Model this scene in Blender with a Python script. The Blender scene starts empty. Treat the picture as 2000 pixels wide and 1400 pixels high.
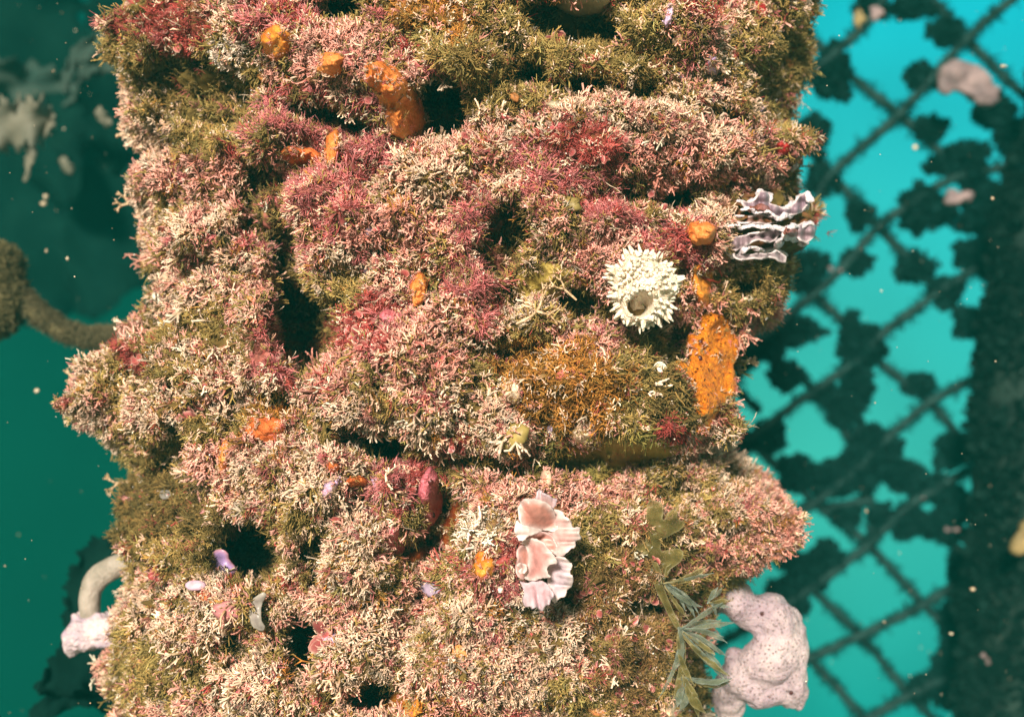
import bpy, bmesh, math, random, time
import numpy as np
from mathutils import Vector, Matrix
from mathutils.bvhtree import BVHTree
T0 = time.time()
SC = bpy.context.scene
C = SC.collection
rng = np.random.default_rng(7)
random.seed(7)
R = math.radians

# ------------------------------------------------------------------ camera, water light, sun
CAMD = 0.80                                    # camera to the pile's axis, metres
PXM = 3000.0                                   # photo pixels per metre in the plane of the axis
cam_d = bpy.data.cameras.new('camera'); cam = bpy.data.objects.new('camera', cam_d); C.objects.link(cam)
cam.location = (0, -CAMD, 0); cam.rotation_euler = (R(90), 0, 0)
cam_d.sensor_width = 36; cam_d.lens = 36 * CAMD / (2000 / PXM)
cam_d.clip_start = 0.02; cam_d.clip_end = 200
cam_d.dof.use_dof = True; cam_d.dof.focus_distance = 0.63; cam_d.dof.aperture_fstop = 5.8
SC.camera = cam

w = bpy.data.worlds.new('World'); SC.world = w; w.use_nodes = True
nt = w.node_tree; nt.nodes.clear()
def N(nt, t, **k):
    n = nt.nodes.new(t)
    for a, b in k.items(): setattr(n, a, b)
    return n
L = nt.links.new
out = N(nt, 'ShaderNodeOutputWorld'); bg = N(nt, 'ShaderNodeBackground'); bg.inputs[1].default_value = 1.0
tc = N(nt, 'ShaderNodeTexCoord'); sep = N(nt, 'ShaderNodeSeparateXYZ'); L(tc.outputs['Generated'], sep.inputs[0])
# side to side: dim green to the left, open lit water to the right
rx = N(nt, 'ShaderNodeValToRGB'); mr = N(nt, 'ShaderNodeMapRange'); mr.inputs[1].default_value = -0.45; mr.inputs[2].default_value = 0.45
L(sep.outputs[0], mr.inputs[0]); L(mr.outputs[0], rx.inputs[0])
e = rx.color_ramp.elements
e[0].position = 0.0; e[0].color = (0.0002, 0.030, 0.018, 1)
e[1].position = 1.0; e[1].color = (0.008, 0.32, 0.30, 1)
m = e.new(0.22); m.color = (0.0002, 0.030, 0.019, 1)
m = e.new(0.62); m.color = (0.010, 0.24, 0.19, 1)
m = e.new(0.80); m.color = (0.012, 0.31, 0.27, 1)
# up and down: bluer and brighter towards the surface, greener below
rz = N(nt, 'ShaderNodeValToRGB'); mz = N(nt, 'ShaderNodeMapRange'); mz.inputs[1].default_value = -0.30; mz.inputs[2].default_value = 0.30
L(sep.outputs[2], mz.inputs[0]); L(mz.outputs[0], rz.inputs[0])
e = rz.color_ramp.elements
e[0].position = 0.0; e[0].color = (0.3, 0.62, 0.62, 1)
e[1].position = 1.0; e[1].color = (0.3, 1.0, 1.40, 1)
m = e.new(0.36); m.color = (3.2, 1.0, 0.95, 1)
m = e.new(0.60); m.color = (2.4, 1.0, 1.08, 1)
mul = N(nt, 'ShaderNodeMixRGB', blend_type='MULTIPLY'); mul.inputs[0].default_value = 1
L(rx.outputs[0], mul.inputs[1]); L(rz.outputs[0], mul.inputs[2])
# fore and aft: open lit water ahead, warm fill added behind to lift shadows
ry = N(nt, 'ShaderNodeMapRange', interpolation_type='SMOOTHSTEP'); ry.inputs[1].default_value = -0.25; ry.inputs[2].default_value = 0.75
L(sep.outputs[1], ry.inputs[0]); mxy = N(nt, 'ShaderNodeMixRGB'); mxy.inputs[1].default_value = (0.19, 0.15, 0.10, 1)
wn = N(nt, 'ShaderNodeTexNoise'); wn.inputs['Scale'].default_value = 5.0; wn.inputs['Detail'].default_value = 2; L(tc.outputs['Generated'], wn.inputs['Vector'])
wr = N(nt, 'ShaderNodeMapRange'); wr.inputs[1].default_value = 0.3; wr.inputs[2].default_value = 0.7; wr.inputs[3].default_value = 0.78; wr.inputs[4].default_value = 1.18; L(wn.outputs[0], wr.inputs[0])
wm = N(nt, 'ShaderNodeVectorMath', operation='SCALE'); L(mul.outputs[0], wm.inputs[0]); L(wr.outputs[0], wm.inputs['Scale'])
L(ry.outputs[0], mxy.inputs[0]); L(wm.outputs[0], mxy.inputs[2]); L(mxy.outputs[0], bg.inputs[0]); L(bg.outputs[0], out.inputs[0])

sun_d = bpy.data.lights.new('sun', 'SUN'); sun = bpy.data.objects.new('sun', sun_d); C.objects.link(sun)
sun_d.energy = 5.0; sun_d.angle = R(9.0); sun_d.color = (1.0, 0.81, 0.68)
SUN_FROM = Vector((-0.22, -1.0, 0.42)).normalized()
sun.rotation_euler = SUN_FROM.to_track_quat('Z', 'Y').to_euler()

SC.view_settings.view_transform = 'Standard'; SC.view_settings.look = 'None'
SC.view_settings.exposure = 1.04; SC.view_settings.gamma = 1.0
SC.render.engine = 'CYCLES'
SC.cycles.use_denoising = True
SC.cycles.max_bounces = 6; SC.cycles.diffuse_bounces = 2; SC.cycles.glossy_bounces = 2
SC.cycles.transmission_bounces = 3; SC.cycles.transparent_max_bounces = 6; SC.cycles.volume_bounces = 0
SC.cycles.caustics_reflective = False; SC.cycles.caustics_refractive = False

# ------------------------------------------------------------------ helpers
def at(px, py, y=0.0):
    s = (y + CAMD) / CAMD / PXM
    return np.array([(px - 1000) * s, y, (700 - py) * s])
def project(P):
    s = CAMD / (P[..., 1] + CAMD) * PXM
    return 1000 + P[..., 0] * s, 700 - P[..., 2] * s
def ray(px, py):
    return (Vector(at(px, py, 0.0)) - Vector((0, -CAMD, 0))).normalized()

def _hash(ix, iy, iz, seed):
    h = (ix.astype(np.uint32) * np.uint32(73856093)) ^ (iy.astype(np.uint32) * np.uint32(19349663)) ^ (iz.astype(np.uint32) * np.uint32(83492791)) ^ np.uint32(seed * 2654435 & 0xffffffff)
    h ^= h >> np.uint32(13); h = h * np.uint32(1274126177); h ^= h >> np.uint32(16); h = h * np.uint32(2246822519); h ^= h >> np.uint32(15)
    return (h & np.uint32(0xffffff)).astype(np.float32) / 16777216.0
def vnoise(P, freq, seed=0):
    """smooth value noise in -1..1"""
    Q = P * freq + 1000.0
    F = np.floor(Q); f = (Q - F).astype(np.float32); f = f * f * (3 - 2 * f); I = F.astype(np.int64)
    r = 0
    for a in (0, 1):
        for b in (0, 1):
            for c in (0, 1):
                wgt = (f[..., 0] if a else 1 - f[..., 0]) * (f[..., 1] if b else 1 - f[..., 1]) * (f[..., 2] if c else 1 - f[..., 2])
                r = r + wgt * _hash(I[..., 0] + a, I[..., 1] + b, I[..., 2] + c, seed)
    return r * 2 - 1
def fbm(P, freq, seed=0, o=3):
    return sum(vnoise(P, freq * 2 ** k, seed + k) * 0.5 ** k for k in range(o)) / 1.5
def worley(P, freq, seed=0):
    Q = P * freq + 500.0; F = np.floor(Q).astype(np.int64); best = np.full(P.shape[:-1], 9.0, np.float32)
    for a in (-1, 0, 1):
        for b in (-1, 0, 1):
            for c in (-1, 0, 1):
                X, Y, Z = F[..., 0] + a, F[..., 1] + b, F[..., 2] + c
                d = (X + _hash(X, Y, Z, seed) - Q[..., 0]) ** 2 + (Y + _hash(X, Y, Z, seed + 11) - Q[..., 1]) ** 2 + (Z + _hash(X, Y, Z, seed + 23) - Q[..., 2]) ** 2
                best = np.minimum(best, d)
    return np.sqrt(best)

def mesh_np(name, V, F, mat, parent=None, col=None, smooth=True):
    """V (n,3), F (m,3) or (m,4) int arrays -> linked object"""
    V = np.asarray(V, np.float32); F = np.asarray(F, np.int32)
    me = bpy.data.meshes.new(name); k = F.shape[1]
    me.vertices.add(len(V)); me.vertices.foreach_set('co', V.ravel())
    me.loops.add(F.size); me.loops.foreach_set('vertex_index', F.ravel())
    me.polygons.add(len(F)); me.polygons.foreach_set('loop_start', np.arange(0, F.size, k, dtype=np.int32))
    me.polygons.foreach_set('loop_total', np.full(len(F), k, np.int32))
    if smooth: me.polygons.foreach_set('use_smooth', np.ones(len(F), bool))
    if col is not None:
        ca = me.color_attributes.new('Col', 'FLOAT_COLOR', 'POINT')
        c4 = np.ones((len(V), 4), np.float32); c4[:, :3] = np.clip(col, 0, 1); ca.data.foreach_set('color', c4.ravel())
    me.update(calc_edges=True); me.validate()
    me.materials.append(mat)
    o = bpy.data.objects.new(name, me); C.objects.link(o)
    if parent is not None: o.parent = parent
    return o
def tag(o, label, cat=None, group=None, kind=None):
    o['label'] = label
    if cat: o['category'] = cat
    if group: o['group'] = group
    if kind: o['kind'] = kind
    return o
def thing(name, label, cat, loc=(0, 0, 0), group=None):
    o = bpy.data.objects.new(name, None); C.objects.link(o); o.location = loc; o.empty_display_size = 0.02
    return tag(o, label, cat, group)
def under(o, root):
    """parent o to root keeping its world place (root has only a location)"""
    o.parent = root; o.location = Vector(o.location) - Vector(root.location); return o
def srgb(r, g, b):
    f = lambda v: ((v / 255 + 0.055) / 1.055) ** 2.4 if v > 10 else v / 255 / 12.92
    return (f(r), f(g), f(b))

def mat_attr(name, rough=0.75, spec=0.25, transl=0.0, sss=0.0, glass=0.0):
    """colour from the mesh, broken up by fine noise"""
    m = bpy.data.materials.new(name); m.use_nodes = True; nt = m.node_tree; b = nt.nodes['Principled BSDF']
    a = N(nt, 'ShaderNodeVertexColor', layer_name='Col'); tx = N(nt, 'ShaderNodeTexCoord')
    no = N(nt, 'ShaderNodeTexNoise'); no.inputs['Scale'].default_value = 260; no.inputs['Detail'].default_value = 3
    nt.links.new(tx.outputs['Object'], no.inputs['Vector'])
    mr = N(nt, 'ShaderNodeMapRange'); mr.inputs[1].default_value = 0.3; mr.inputs[2].default_value = 0.7; mr.inputs[3].default_value = 0.72; mr.inputs[4].default_value = 1.22
    nt.links.new(no.outputs[0], mr.inputs[0])
    mx = N(nt, 'ShaderNodeVectorMath', operation='SCALE'); nt.links.new(a.outputs[0], mx.inputs[0]); nt.links.new(mr.outputs[0], mx.inputs['Scale'])
    nt.links.new(mx.outputs[0], b.inputs['Base Color'])
    b.inputs['Roughness'].default_value = rough; b.inputs['Specular IOR Level'].default_value = spec
    if transl:
        t = N(nt, 'ShaderNodeBsdfTranslucent'); nt.links.new(mx.outputs[0], t.inputs[0]); ms = N(nt, 'ShaderNodeMixShader'); ms.inputs[0].default_value = transl
        nt.links.new(b.outputs[0], ms.inputs[1]); nt.links.new(t.outputs[0], ms.inputs[2]); nt.links.new(ms.outputs[0], nt.nodes['Material Output'].inputs[0])
        if glass:                                # thin see-through tissue
            g_ = N(nt, 'ShaderNodeBsdfTransparent'); m2 = N(nt, 'ShaderNodeMixShader'); m2.inputs[0].default_value = glass
            nt.links.new(ms.outputs[0], m2.inputs[1]); nt.links.new(g_.outputs[0], m2.inputs[2]); nt.links.new(m2.outputs[0], nt.nodes['Material Output'].inputs[0])
    return m
def mat_flesh(name, c1, c2, scale=120, rough=0.5, bump=0.5, bscale=None, pores=0.0, porecol=None, c3=None, sss=0.15, spec=0.35, dist=0.002):
    """mottled living skin: two or three colours, bump, pores as small dark pits"""
    m = bpy.data.materials.new(name); m.use_nodes = True; nt = m.node_tree; b = nt.nodes['Principled BSDF']; l = nt.links.new
    tx = N(nt, 'ShaderNodeTexCoord'); no = N(nt, 'ShaderNodeTexNoise'); no.inputs['Scale'].default_value = scale; no.inputs['Detail'].default_value = 5; no.inputs['Roughness'].default_value = 0.65
    l(tx.outputs['Object'], no.inputs['Vector'])
    cr = N(nt, 'ShaderNodeValToRGB'); e = cr.color_ramp.elements; e[0].position = 0.36; e[0].color = (*c1, 1); e[1].position = 0.64; e[1].color = (*c2, 1)
    if c3: k = e.new(0.8); k.color = (*c3, 1)
    l(no.outputs[0], cr.inputs[0]); colout = cr.outputs[0]
    n2 = N(nt, 'ShaderNodeTexNoise'); n2.inputs['Scale'].default_value = bscale or scale * 5; n2.inputs['Detail'].default_value = 4
    l(tx.outputs['Object'], n2.inputs['Vector']); height = n2.outputs[0]
    if pores:
        vo = N(nt, 'ShaderNodeTexVoronoi'); vo.inputs['Scale'].default_value = pores; l(tx.outputs['Object'], vo.inputs['Vector'])
        mr = N(nt, 'ShaderNodeMapRange'); mr.inputs[1].default_value = 0.10; mr.inputs[2].default_value = 0.30; l(vo.outputs['Distance'], mr.inputs[0])
        mx = N(nt, 'ShaderNodeMixRGB'); mx.inputs[1].default_value = (*(porecol or c1), 1); l(mr.outputs[0], mx.inputs[0]); l(colout, mx.inputs[2]); colout = mx.outputs[0]
        ad = N(nt, 'ShaderNodeMath', operation='ADD'); l(mr.outputs[0], ad.inputs[0]); l(height, ad.inputs[1]); height = ad.outputs[0]
    l(colout, b.inputs['Base Color'])
    bp = N(nt, 'ShaderNodeBump'); bp.inputs['Strength'].default_value = bump; bp.inputs['Distance'].default_value = dist
    l(height, bp.inputs['Height']); l(bp.outputs[0], b.inputs['Normal'])
    b.inputs['Roughness'].default_value = rough; b.inputs['Specular IOR Level'].default_value = spec
    if sss: b.inputs['Subsurface Weight'].default_value = sss; b.inputs['Subsurface Radius'].default_value = (1, 0.5, 0.3); b.inputs['Subsurface Scale'].default_value = 0.004
    return m

# ------------------------------------------------------------------ the encrusted pile
LEFT = [(-400,250),(-200,250),(-100,250),(0,235),(60,250),(130,245),(200,240),(265,245),(300,285),(340,270),(380,262),(430,275),(480,290),(520,300),(560,318),(595,300),(620,255),(660,220),(700,190),(750,160),(790,155),(830,175),(880,208),(910,248),(960,240),(1000,228),(1040,208),(1080,215),(1120,245),(1200,250),(1250,240),(1310,228),(1350,240),(1400,215),(1500,220),(1700,240),(1900,250)]
RIGHT = [(-400,1560),(-200,1580),(-100,1590),(0,1600),(60,1598),(120,1590),(170,1568),(240,1553),(290,1548),(340,1572),(400,1580),(460,1585),(500,1560),(560,1530),(600,1518),(640,1480),(680,1448),(750,1446),(820,1438),(880,1438),(920,1458),(980,1525),(1020,1540),(1060,1525),(1100,1485),(1130,1445),(1160,1405),(1200,1405),(1260,1400),(1320,1390),(1400,1385),(1500,1390),(1700,1400),(1900,1400)]
RY = 0.165
def blobw(px, py, b, pw=1.0):
    x, y, rx_, ry_, a = b
    c, s = math.cos(R(a)), math.sin(R(a)); dx, dy = px - x, py - y
    u, v = (dx * c + dy * s) / rx_, (-dx * s + dy * c) / ry_
    return np.clip(1 - (u * u + v * v), 0, 1) ** pw
# lumps: x, y, rx, ry, angle, height in mm
LUMPS = [(540,250,110,70,10,16),(700,170,140,90,25,22),(620,420,110,100,0,20),(790,370,130,110,20,16),(1310,270,240,75,8,20),(1120,350,180,110,20,14),
 (400,460,140,70,-10,12),(340,350,90,60,0,8),(450,600,130,70,20,8),(290,770,170,100,0,16),(520,670,60,110,-10,12),(750,720,170,130,0,24),(890,830,130,80,20,14),(930,520,80,140,-5,14),
 (1180,760,190,120,15,22),(1270,800,110,90,0,10),(560,940,150,80,5,15),(960,1100,110,140,10,22),(980,1270,240,100,5,12),(700,1100,110,110,0,12),
 (380,1200,150,80,0,12),(520,1330,100,70,0,14),(320,1300,100,90,0,8),(1430,1000,140,90,0,12),(1210,1110,130,160,0,12),(1480,590,100,60,0,10),(330,60,120,80,0,10),
 (560,60,90,60,30,12),(1330,80,150,80,0,10),(920,90,150,70,30,10),(1060,430,130,50,15,14),(1330,480,110,60,10,12),(780,960,80,60,0,10),(760,1290,150,90,0,10),(1240,1310,110,110,0,10),(1500,430,110,60,-5,10),(1090,640,130,40,-10,10),(1170,520,100,80,20,6)]
# hollows: x, y, rx, ry, angle, depth in mm
HOLES = [(592,635,62,100,-12,75),(563,520,36,90,0,45),(488,1078,78,66,15,80),(592,1262,42,62,0,55),(757,872,46,46,20,50),(683,850,30,36,0,35),(728,1362,66,42,0,65),
 (1110,905,70,30,-5,45),(862,212,62,72,10,60),(985,470,58,84,15,34),(1245,385,45,24,10,45),(1325,385,40,24,20,38),(395,185,120,75,25,30),(1110,40,110,50,10,36),
 (1440,560,46,26,0,30),(1030,145,50,36,0,30),(1140,170,60,32,0,28),(650,232,100,26,15,40),(450,462,80,14,-35,22),(612,1085,24,52,0,36),(515,395,46,90,0,26),
 (870,1020,42,70,25,28),(815,1080,52,34,-30,24),(1420,230,70,26,15,30),(1270,190,70,24,5,26),(345,880,36,60,0,26),(265,930,60,90,0,10),(1130,590,60,40,0,22),(1010,560,50,50,0,20),
 (660,20,50,40,0,36),(590,290,60,36,10,12),(1190,930,90,26,-8,14),(1260,1190,50,34,0,22),(470,1270,30,40,0,22),(1330,960,50,26,0,12),(1350,1330,50,60,0,26),(1170,1270,40,50,0,16),(960,910,80,30,20,26),(540,780,60,22,20,16),(1480,880,40,30,0,12),(1090,1385,40,20,0,20),(430,790,70,20,-15,12)]
def relief(P):
    px, py = project(P)
    q = P * 1.0
    wx = px + 16 * vnoise(q, 45, 91) + 9 * vnoise(q, 120, 92); wy = py + 16 * vnoise(q, 45, 93) + 9 * vnoise(q, 120, 94)
    d = np.zeros(px.shape)
    for b in LUMPS: d += blobw(wx, wy, b[:5], 0.7) * b[5] * 0.00125
    wl = 0.62 - worley(q + 0.012 * np.stack([vnoise(q, 35, 104), vnoise(q, 35, 105), vnoise(q, 35, 106)], -1), 24, 3); ws = 0.6 - worley(q, 62, 5)
    q2 = q + 0.006 * np.stack([vnoise(q, 80, 101), vnoise(q, 80, 102), vnoise(q, 80, 103)], -1); wt = 0.6 - worley(q2, 125, 6)
    d += 0.019 * wl + 0.0105 * ws + 0.0060 * wt + 0.011 * fbm(q, 20, 17) + 0.0045 * vnoise(q, 150, 21) + 0.0026 * vnoise(q, 330, 22) - 0.013
    lg = 1 - 2 * np.abs(fbm(q * np.array([.45, .45, 1.25]) + .01 * vnoise(q, 30, 107)[..., None], 34, 108, 2)); d += 0.0135 * (lg - .45)
    cr = np.clip((-wl - 0.02) / 0.14, 0, 1); d -= 0.016 * cr * cr * (3 - 2 * cr)
    return d
def hollows(P):
    px, py = project(P); q = P
    wx = px + 14 * vnoise(q, 60, 95) + 9 * vnoise(q, 150, 96); wy = py + 14 * vnoise(q, 60, 97) + 9 * vnoise(q, 150, 98)
    d = np.zeros(px.shape)
    for b in HOLES:
        s = blobw(wx, wy, (b[0], b[1], b[2] * 1.12 + 7, b[3] * 1.12 + 7, b[4]), 1.0); s = np.clip(s * 1.8, 0, 1); s = s * s * (3 - 2 * s)
        d = np.maximum(d, s * b[5] * 0.00115)
    return d

NT, NZ = 1000, 860
zz = np.linspace(-0.36, 0.36, NZ)
th = np.linspace(-math.pi, math.pi, NT, endpoint=False)
th = th - 0.35 * np.sin(th)                     # more columns on the front
pyr = 700 - zz * PXM * CAMD / (CAMD - 0.045)
el = np.interp(pyr, *zip(*LEFT)) + 20; er = np.interp(pyr, *zip(*RIGHT)) - 20
tl, tr = (el - 1000) / PXM / CAMD, (er - 1000) / PXM / CAMD
cx = CAMD * (tl + tr) / 2
al = np.sqrt((CAMD * tl - cx) ** 2 - tl ** 2 * RY ** 2); ar = np.sqrt((CAMD * tr - cx) ** 2 - tr ** 2 * RY ** 2)
TH, ZZ = np.meshgrid(th, zz)
sg = np.sin(TH); a2 = np.where(sg < 0, al[:, None], ar[:, None])
SE = 0.86                                        # slightly squarer than an ellipse
cs = np.cos(TH)
BX = cx[:, None] + a2 * sg; BY = -RY * np.sign(cs) * np.abs(cs) ** SE
B = np.stack([BX, BY, ZZ], -1)
NRM = np.stack([sg / a2 * 0.19, -cs, 0 * sg], -1); NRM /= np.linalg.norm(NRM, axis=-1, keepdims=True)
front = np.clip((0.25 + cs) / 0.3, 0, 1)
P = B.copy()
for it in range(3):
    d = relief(P)
    edge = 1 - 0.55 * np.clip((0.45 - cs) / 0.45, 0, 1)     # keep the traced outline
    d = np.where(d > 0, d * edge, d * edge)
    P = B + NRM * d[..., None]
P[..., 2] += 0.004 * vnoise(P, 60, 71)
VD = P - np.array([0, -CAMD, 0]); VD /= np.linalg.norm(VD, axis=-1, keepdims=True)
hol = hollows(P) * np.clip((cs - 0.15) / 0.3, 0, 1)
P += VD * hol[..., None]
def grid_normals(P):
    du = np.roll(P, -1, 1) - np.roll(P, 1, 1); dv = np.gradient(P, axis=0)
    n = np.cross(du, dv); n /= np.linalg.norm(n, axis=-1, keepdims=True) + 1e-12
    return n
GN = grid_normals(P)
if np.mean(np.sum(GN * NRM, -1)) < 0: GN = -GN
DEPTH = -hol

# ---- what grows where: x, y, rx, ry, angle, kind
# C cream coralline, P pink coralline, M magenta fluff, X crimson, O olive fuzz, B rusty brown, G green film, K almost bare dark hollow
ZONES = [(400,180,150,110,20,'O'),(300,230,70,80,0,'C'),(330,50,120,60,0,'X'),(540,40,90,50,20,'M'),(470,105,45,22,0,'W'),(260,110,40,60,0,'O'),
 (720,120,130,80,20,'P'),(800,105,70,36,20,'M'),(700,190,100,36,20,'M'),(550,235,100,55,10,'M'),(600,180,45,30,0,'X'),(640,300,60,36,0,'M'),
 (950,100,190,120,10,'O'),(880,40,120,50,10,'B'),(1110,110,120,90,0,'O'),(960,140,50,30,0,'X'),(1300,60,80,60,0,'O'),(1330,60,120,45,-10,'P'),(1360,30,70,30,0,'X'),(1530,100,90,110,0,'O'),(1500,30,60,30,0,'O'),
 (880,240,80,40,0,'P'),(1000,240,110,36,10,'C'),(1320,240,220,60,5,'C'),(1300,310,230,50,5,'P'),(1130,290,160,44,15,'X'),(1100,350,130,80,30,'M'),(1170,420,60,60,0,'M'),(1040,420,100,34,15,'P'),(1470,300,70,60,0,'P'),(1380,350,120,30,10,'P'),(1530,250,40,80,0,'O'),
 (620,400,100,95,0,'M'),(720,290,130,55,15,'M'),(820,350,90,75,0,'C'),(760,440,90,60,0,'P'),(700,520,110,40,0,'C'),(640,560,90,40,0,'O'),(590,470,50,60,0,'P'),
 (370,330,100,40,0,'P'),(340,430,100,55,-10,'C'),(400,390,80,22,0,'P'),(460,480,110,30,-12,'M'),(430,540,130,40,0,'C'),(390,510,100,18,-8,'P'),(400,620,130,45,10,'O'),(330,600,50,30,0,'C'),(520,680,40,100,-10,'M'),(490,600,50,50,0,'P'),(255,692,44,26,0,'X'),(230,650,50,40,0,'P'),
 (300,780,180,80,0,'C'),(450,780,80,40,0,'C'),(430,830,90,24,-10,'O'),(520,835,60,40,0,'B'),(300,880,110,36,0,'O'),(440,885,60,36,-40,'P'),
 (920,460,40,120,-4,'M'),(950,570,70,70,0,'M'),(890,620,80,60,0,'P'),(720,650,120,60,0,'X'),(680,720,110,60,0,'P'),(830,690,90,80,0,'P'),(770,650,60,40,0,'M'),(760,790,130,50,0,'C'),(860,820,140,70,15,'C'),(860,790,60,26,20,'M'),(880,880,40,20,0,'X'),
 (1080,560,110,60,0,'O'),(1040,620,90,26,-10,'C'),(1170,500,110,60,20,'P'),(1230,430,150,34,12,'M'),(1330,490,90,45,20,'M'),(1430,580,70,50,0,'O'),(1490,550,60,60,0,'O'),(1480,610,70,30,0,'P'),(1340,620,70,60,0,'P'),
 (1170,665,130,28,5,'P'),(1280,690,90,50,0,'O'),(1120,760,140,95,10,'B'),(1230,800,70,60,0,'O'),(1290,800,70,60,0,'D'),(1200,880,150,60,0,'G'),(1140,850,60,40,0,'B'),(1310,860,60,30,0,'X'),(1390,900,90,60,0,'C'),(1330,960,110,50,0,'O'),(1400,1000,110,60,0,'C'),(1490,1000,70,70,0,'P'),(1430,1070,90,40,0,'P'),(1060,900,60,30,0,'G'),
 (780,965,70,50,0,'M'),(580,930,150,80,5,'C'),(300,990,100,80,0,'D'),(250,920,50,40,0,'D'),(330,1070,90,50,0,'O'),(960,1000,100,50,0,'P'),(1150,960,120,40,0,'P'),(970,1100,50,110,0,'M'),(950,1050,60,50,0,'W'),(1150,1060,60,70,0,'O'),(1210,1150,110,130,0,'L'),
 (700,1100,130,100,0,'C'),(850,1150,90,50,0,'P'),(650,1190,34,80,10,'P'),(770,1080,60,50,0,'P'),(1000,1280,230,100,0,'C'),(760,1280,130,90,0,'C'),(520,1330,100,70,0,'C'),(300,1290,80,90,0,'O'),(340,1200,120,60,0,'C'),(1250,1310,80,110,0,'L'),(1350,1340,60,90,0,'O'),(1140,1370,90,40,0,'O'),(880,1370,60,30,0,'P'),(1060,1130,30,60,0,'W'),(1040,1210,80,30,0,'W')]
KINDS = 'CPMXOBGDWL'
def zone_of(Pn):
    """index into KINDS for each point"""
    px, py = project(Pn)
    wx = px + 30 * vnoise(Pn, 40, 31) + 22 * vnoise(Pn, 110, 32) + 14 * vnoise(Pn, 300, 33)
    wy = py + 30 * vnoise(Pn, 40, 34) + 22 * vnoise(Pn, 110, 35) + 14 * vnoise(Pn, 300, 36)
    base = fbm(Pn, 30, 41) + 0.35 * vnoise(Pn, 200, 42)
    k = np.where(base > 0.10, 0, np.where(base > -0.06, 1, np.where(base > -.13, 3, 4))); best = np.full(px.shape, 0.0)
    for z in ZONES:
        s = blobw(wx, wy, z[:5], 1.0); s = np.where(s > 0, s + 0.25, 0)
        u = s > best; k = np.where(u, KINDS.index(z[5]), k); best = np.maximum(best, s)
    return k
# per kind: base colour, tip colour (linear albedo)
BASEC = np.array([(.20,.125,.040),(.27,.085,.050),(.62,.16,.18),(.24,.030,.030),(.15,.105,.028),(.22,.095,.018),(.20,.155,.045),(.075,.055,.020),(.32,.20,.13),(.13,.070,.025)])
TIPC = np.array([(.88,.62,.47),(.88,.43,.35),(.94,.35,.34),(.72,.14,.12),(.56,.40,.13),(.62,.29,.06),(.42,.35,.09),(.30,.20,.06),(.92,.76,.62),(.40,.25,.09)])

# ---- sponge and shell crusts traced on the pile; nothing else grows there: name, polygon, height mm, material key
CRUSTS = []
def crust(name, label, cat, poly, h, mat, group=None, holes=None, soft=0.5): CRUSTS.append((name, label, cat, poly, h, mat, group, holes, soft))
def ell(x, y, a, b, ang=0, n=14, jag=0.12):
    c, s = math.cos(R(ang)), math.sin(R(ang)); o = []
    for i in range(n):
        t = 2 * math.pi * i / n; k = 1 + random.uniform(-jag, jag)
        o.append((x + a * k * math.cos(t) * c - b * k * math.sin(t) * s, y + a * k * math.cos(t) * s + b * k * math.sin(t) * c))
    return o
M = {}
M['orange_tubes'] = mat_flesh('orange_sponge_tubes', srgb(190,100,18), srgb(240,150,35), 200, 0.4, 1.0, None, 330, srgb(110,45,12), dist=0.003)
M['orange'] = mat_flesh('orange_sponge_skin', srgb(196,98,34), srgb(226,146,78), 70, 0.55, 0.9, c3=srgb(236,205,165))
M['deep_orange'] = mat_flesh('deep_orange_sponge', srgb(160,72,30), srgb(208,112,55), 120, 0.55, 0.9)
M['yellow'] = mat_flesh('yellow_sponge', srgb(190,100,25), srgb(225,150,60), 60, 0.4, 0.5)
M['rust'] = mat_flesh('smooth_brown_mantle', srgb(105,38,22), srgb(150,75,35), 40, 0.35, 0.15)
M['lilac'] = mat_flesh('lilac_sponge', srgb(160,130,170), srgb(208,180,205), 90, 0.5, 0.6)
M['pinkskin'] = mat_flesh('pink_sponge_skin', srgb(185,85,100), srgb(218,130,140), 130, 0.45, 0.7)
M['cream'] = mat_flesh('cream_sponge', srgb(222,185,150), srgb(246,226,200), 110, 0.5, 0.7)
M['greycream'] = mat_flesh('grey_cream_skin', srgb(150,140,115), srgb(190,180,155), 60, 0.4, 0.2)
M['crimson'] = mat_flesh('crimson_crust', srgb(120,20,24), srgb(170,40,40), 110, 0.5, 0.6)
M['olivefilm'] = mat_flesh('olive_brown_film', srgb(128,112,48), srgb(170,148,78), 60, 0.5, 0.4)
crust('orange_sponge', 'tall orange sponge crust full of tiny tubes, lower right of the spiny white sponge', 'sponge',
      [(1370,612),(1390,596),(1420,600),(1432,620),(1426,645),(1445,660),(1443,690),(1432,715),(1438,745),(1440,765),(1415,790),(1398,812),(1383,848),(1370,840),(1366,812),(1350,790),(1352,760),(1338,735),(1322,722),(1325,706),(1345,708),(1352,680),(1352,655),(1366,640)], 9, 'orange_tubes')
crust('yellow_sponge', 'smooth yellow sponge lump crossed by thin red threads, just above the orange tube sponge', 'sponge',
      [(1352,525),(1366,512),(1382,520),(1394,534),(1392,560),(1386,578),(1384,598),(1368,602),(1362,582),(1350,566)], 12, 'yellow')
crust('orange_sea_squirt', 'translucent orange brown sea squirt lump left of the folded oyster shell', 'sea squirt', ell(1368,455,32,26), 13, 'orange')
crust('sponge_lobe', 'long orange sponge lobe sagging over the dark hollow near the top left', 'sponge',
      [(715,125),(745,120),(775,132),(802,160),(825,200),(832,242),(818,270),(790,278),(764,262),(752,225),(738,190),(715,160)], 18, 'orange')
crust('sponge_lobe', 'pale orange cream sponge patch beside the pink turf, left of the long orange lobe', 'sponge', ell(645,125,30,26), 10, 'orange')
crust('sponge_lobe', 'orange sponge lump under the magenta algae cushion at upper left', 'sponge', ell(590,308,48,20,8), 10, 'deep_orange')
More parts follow.
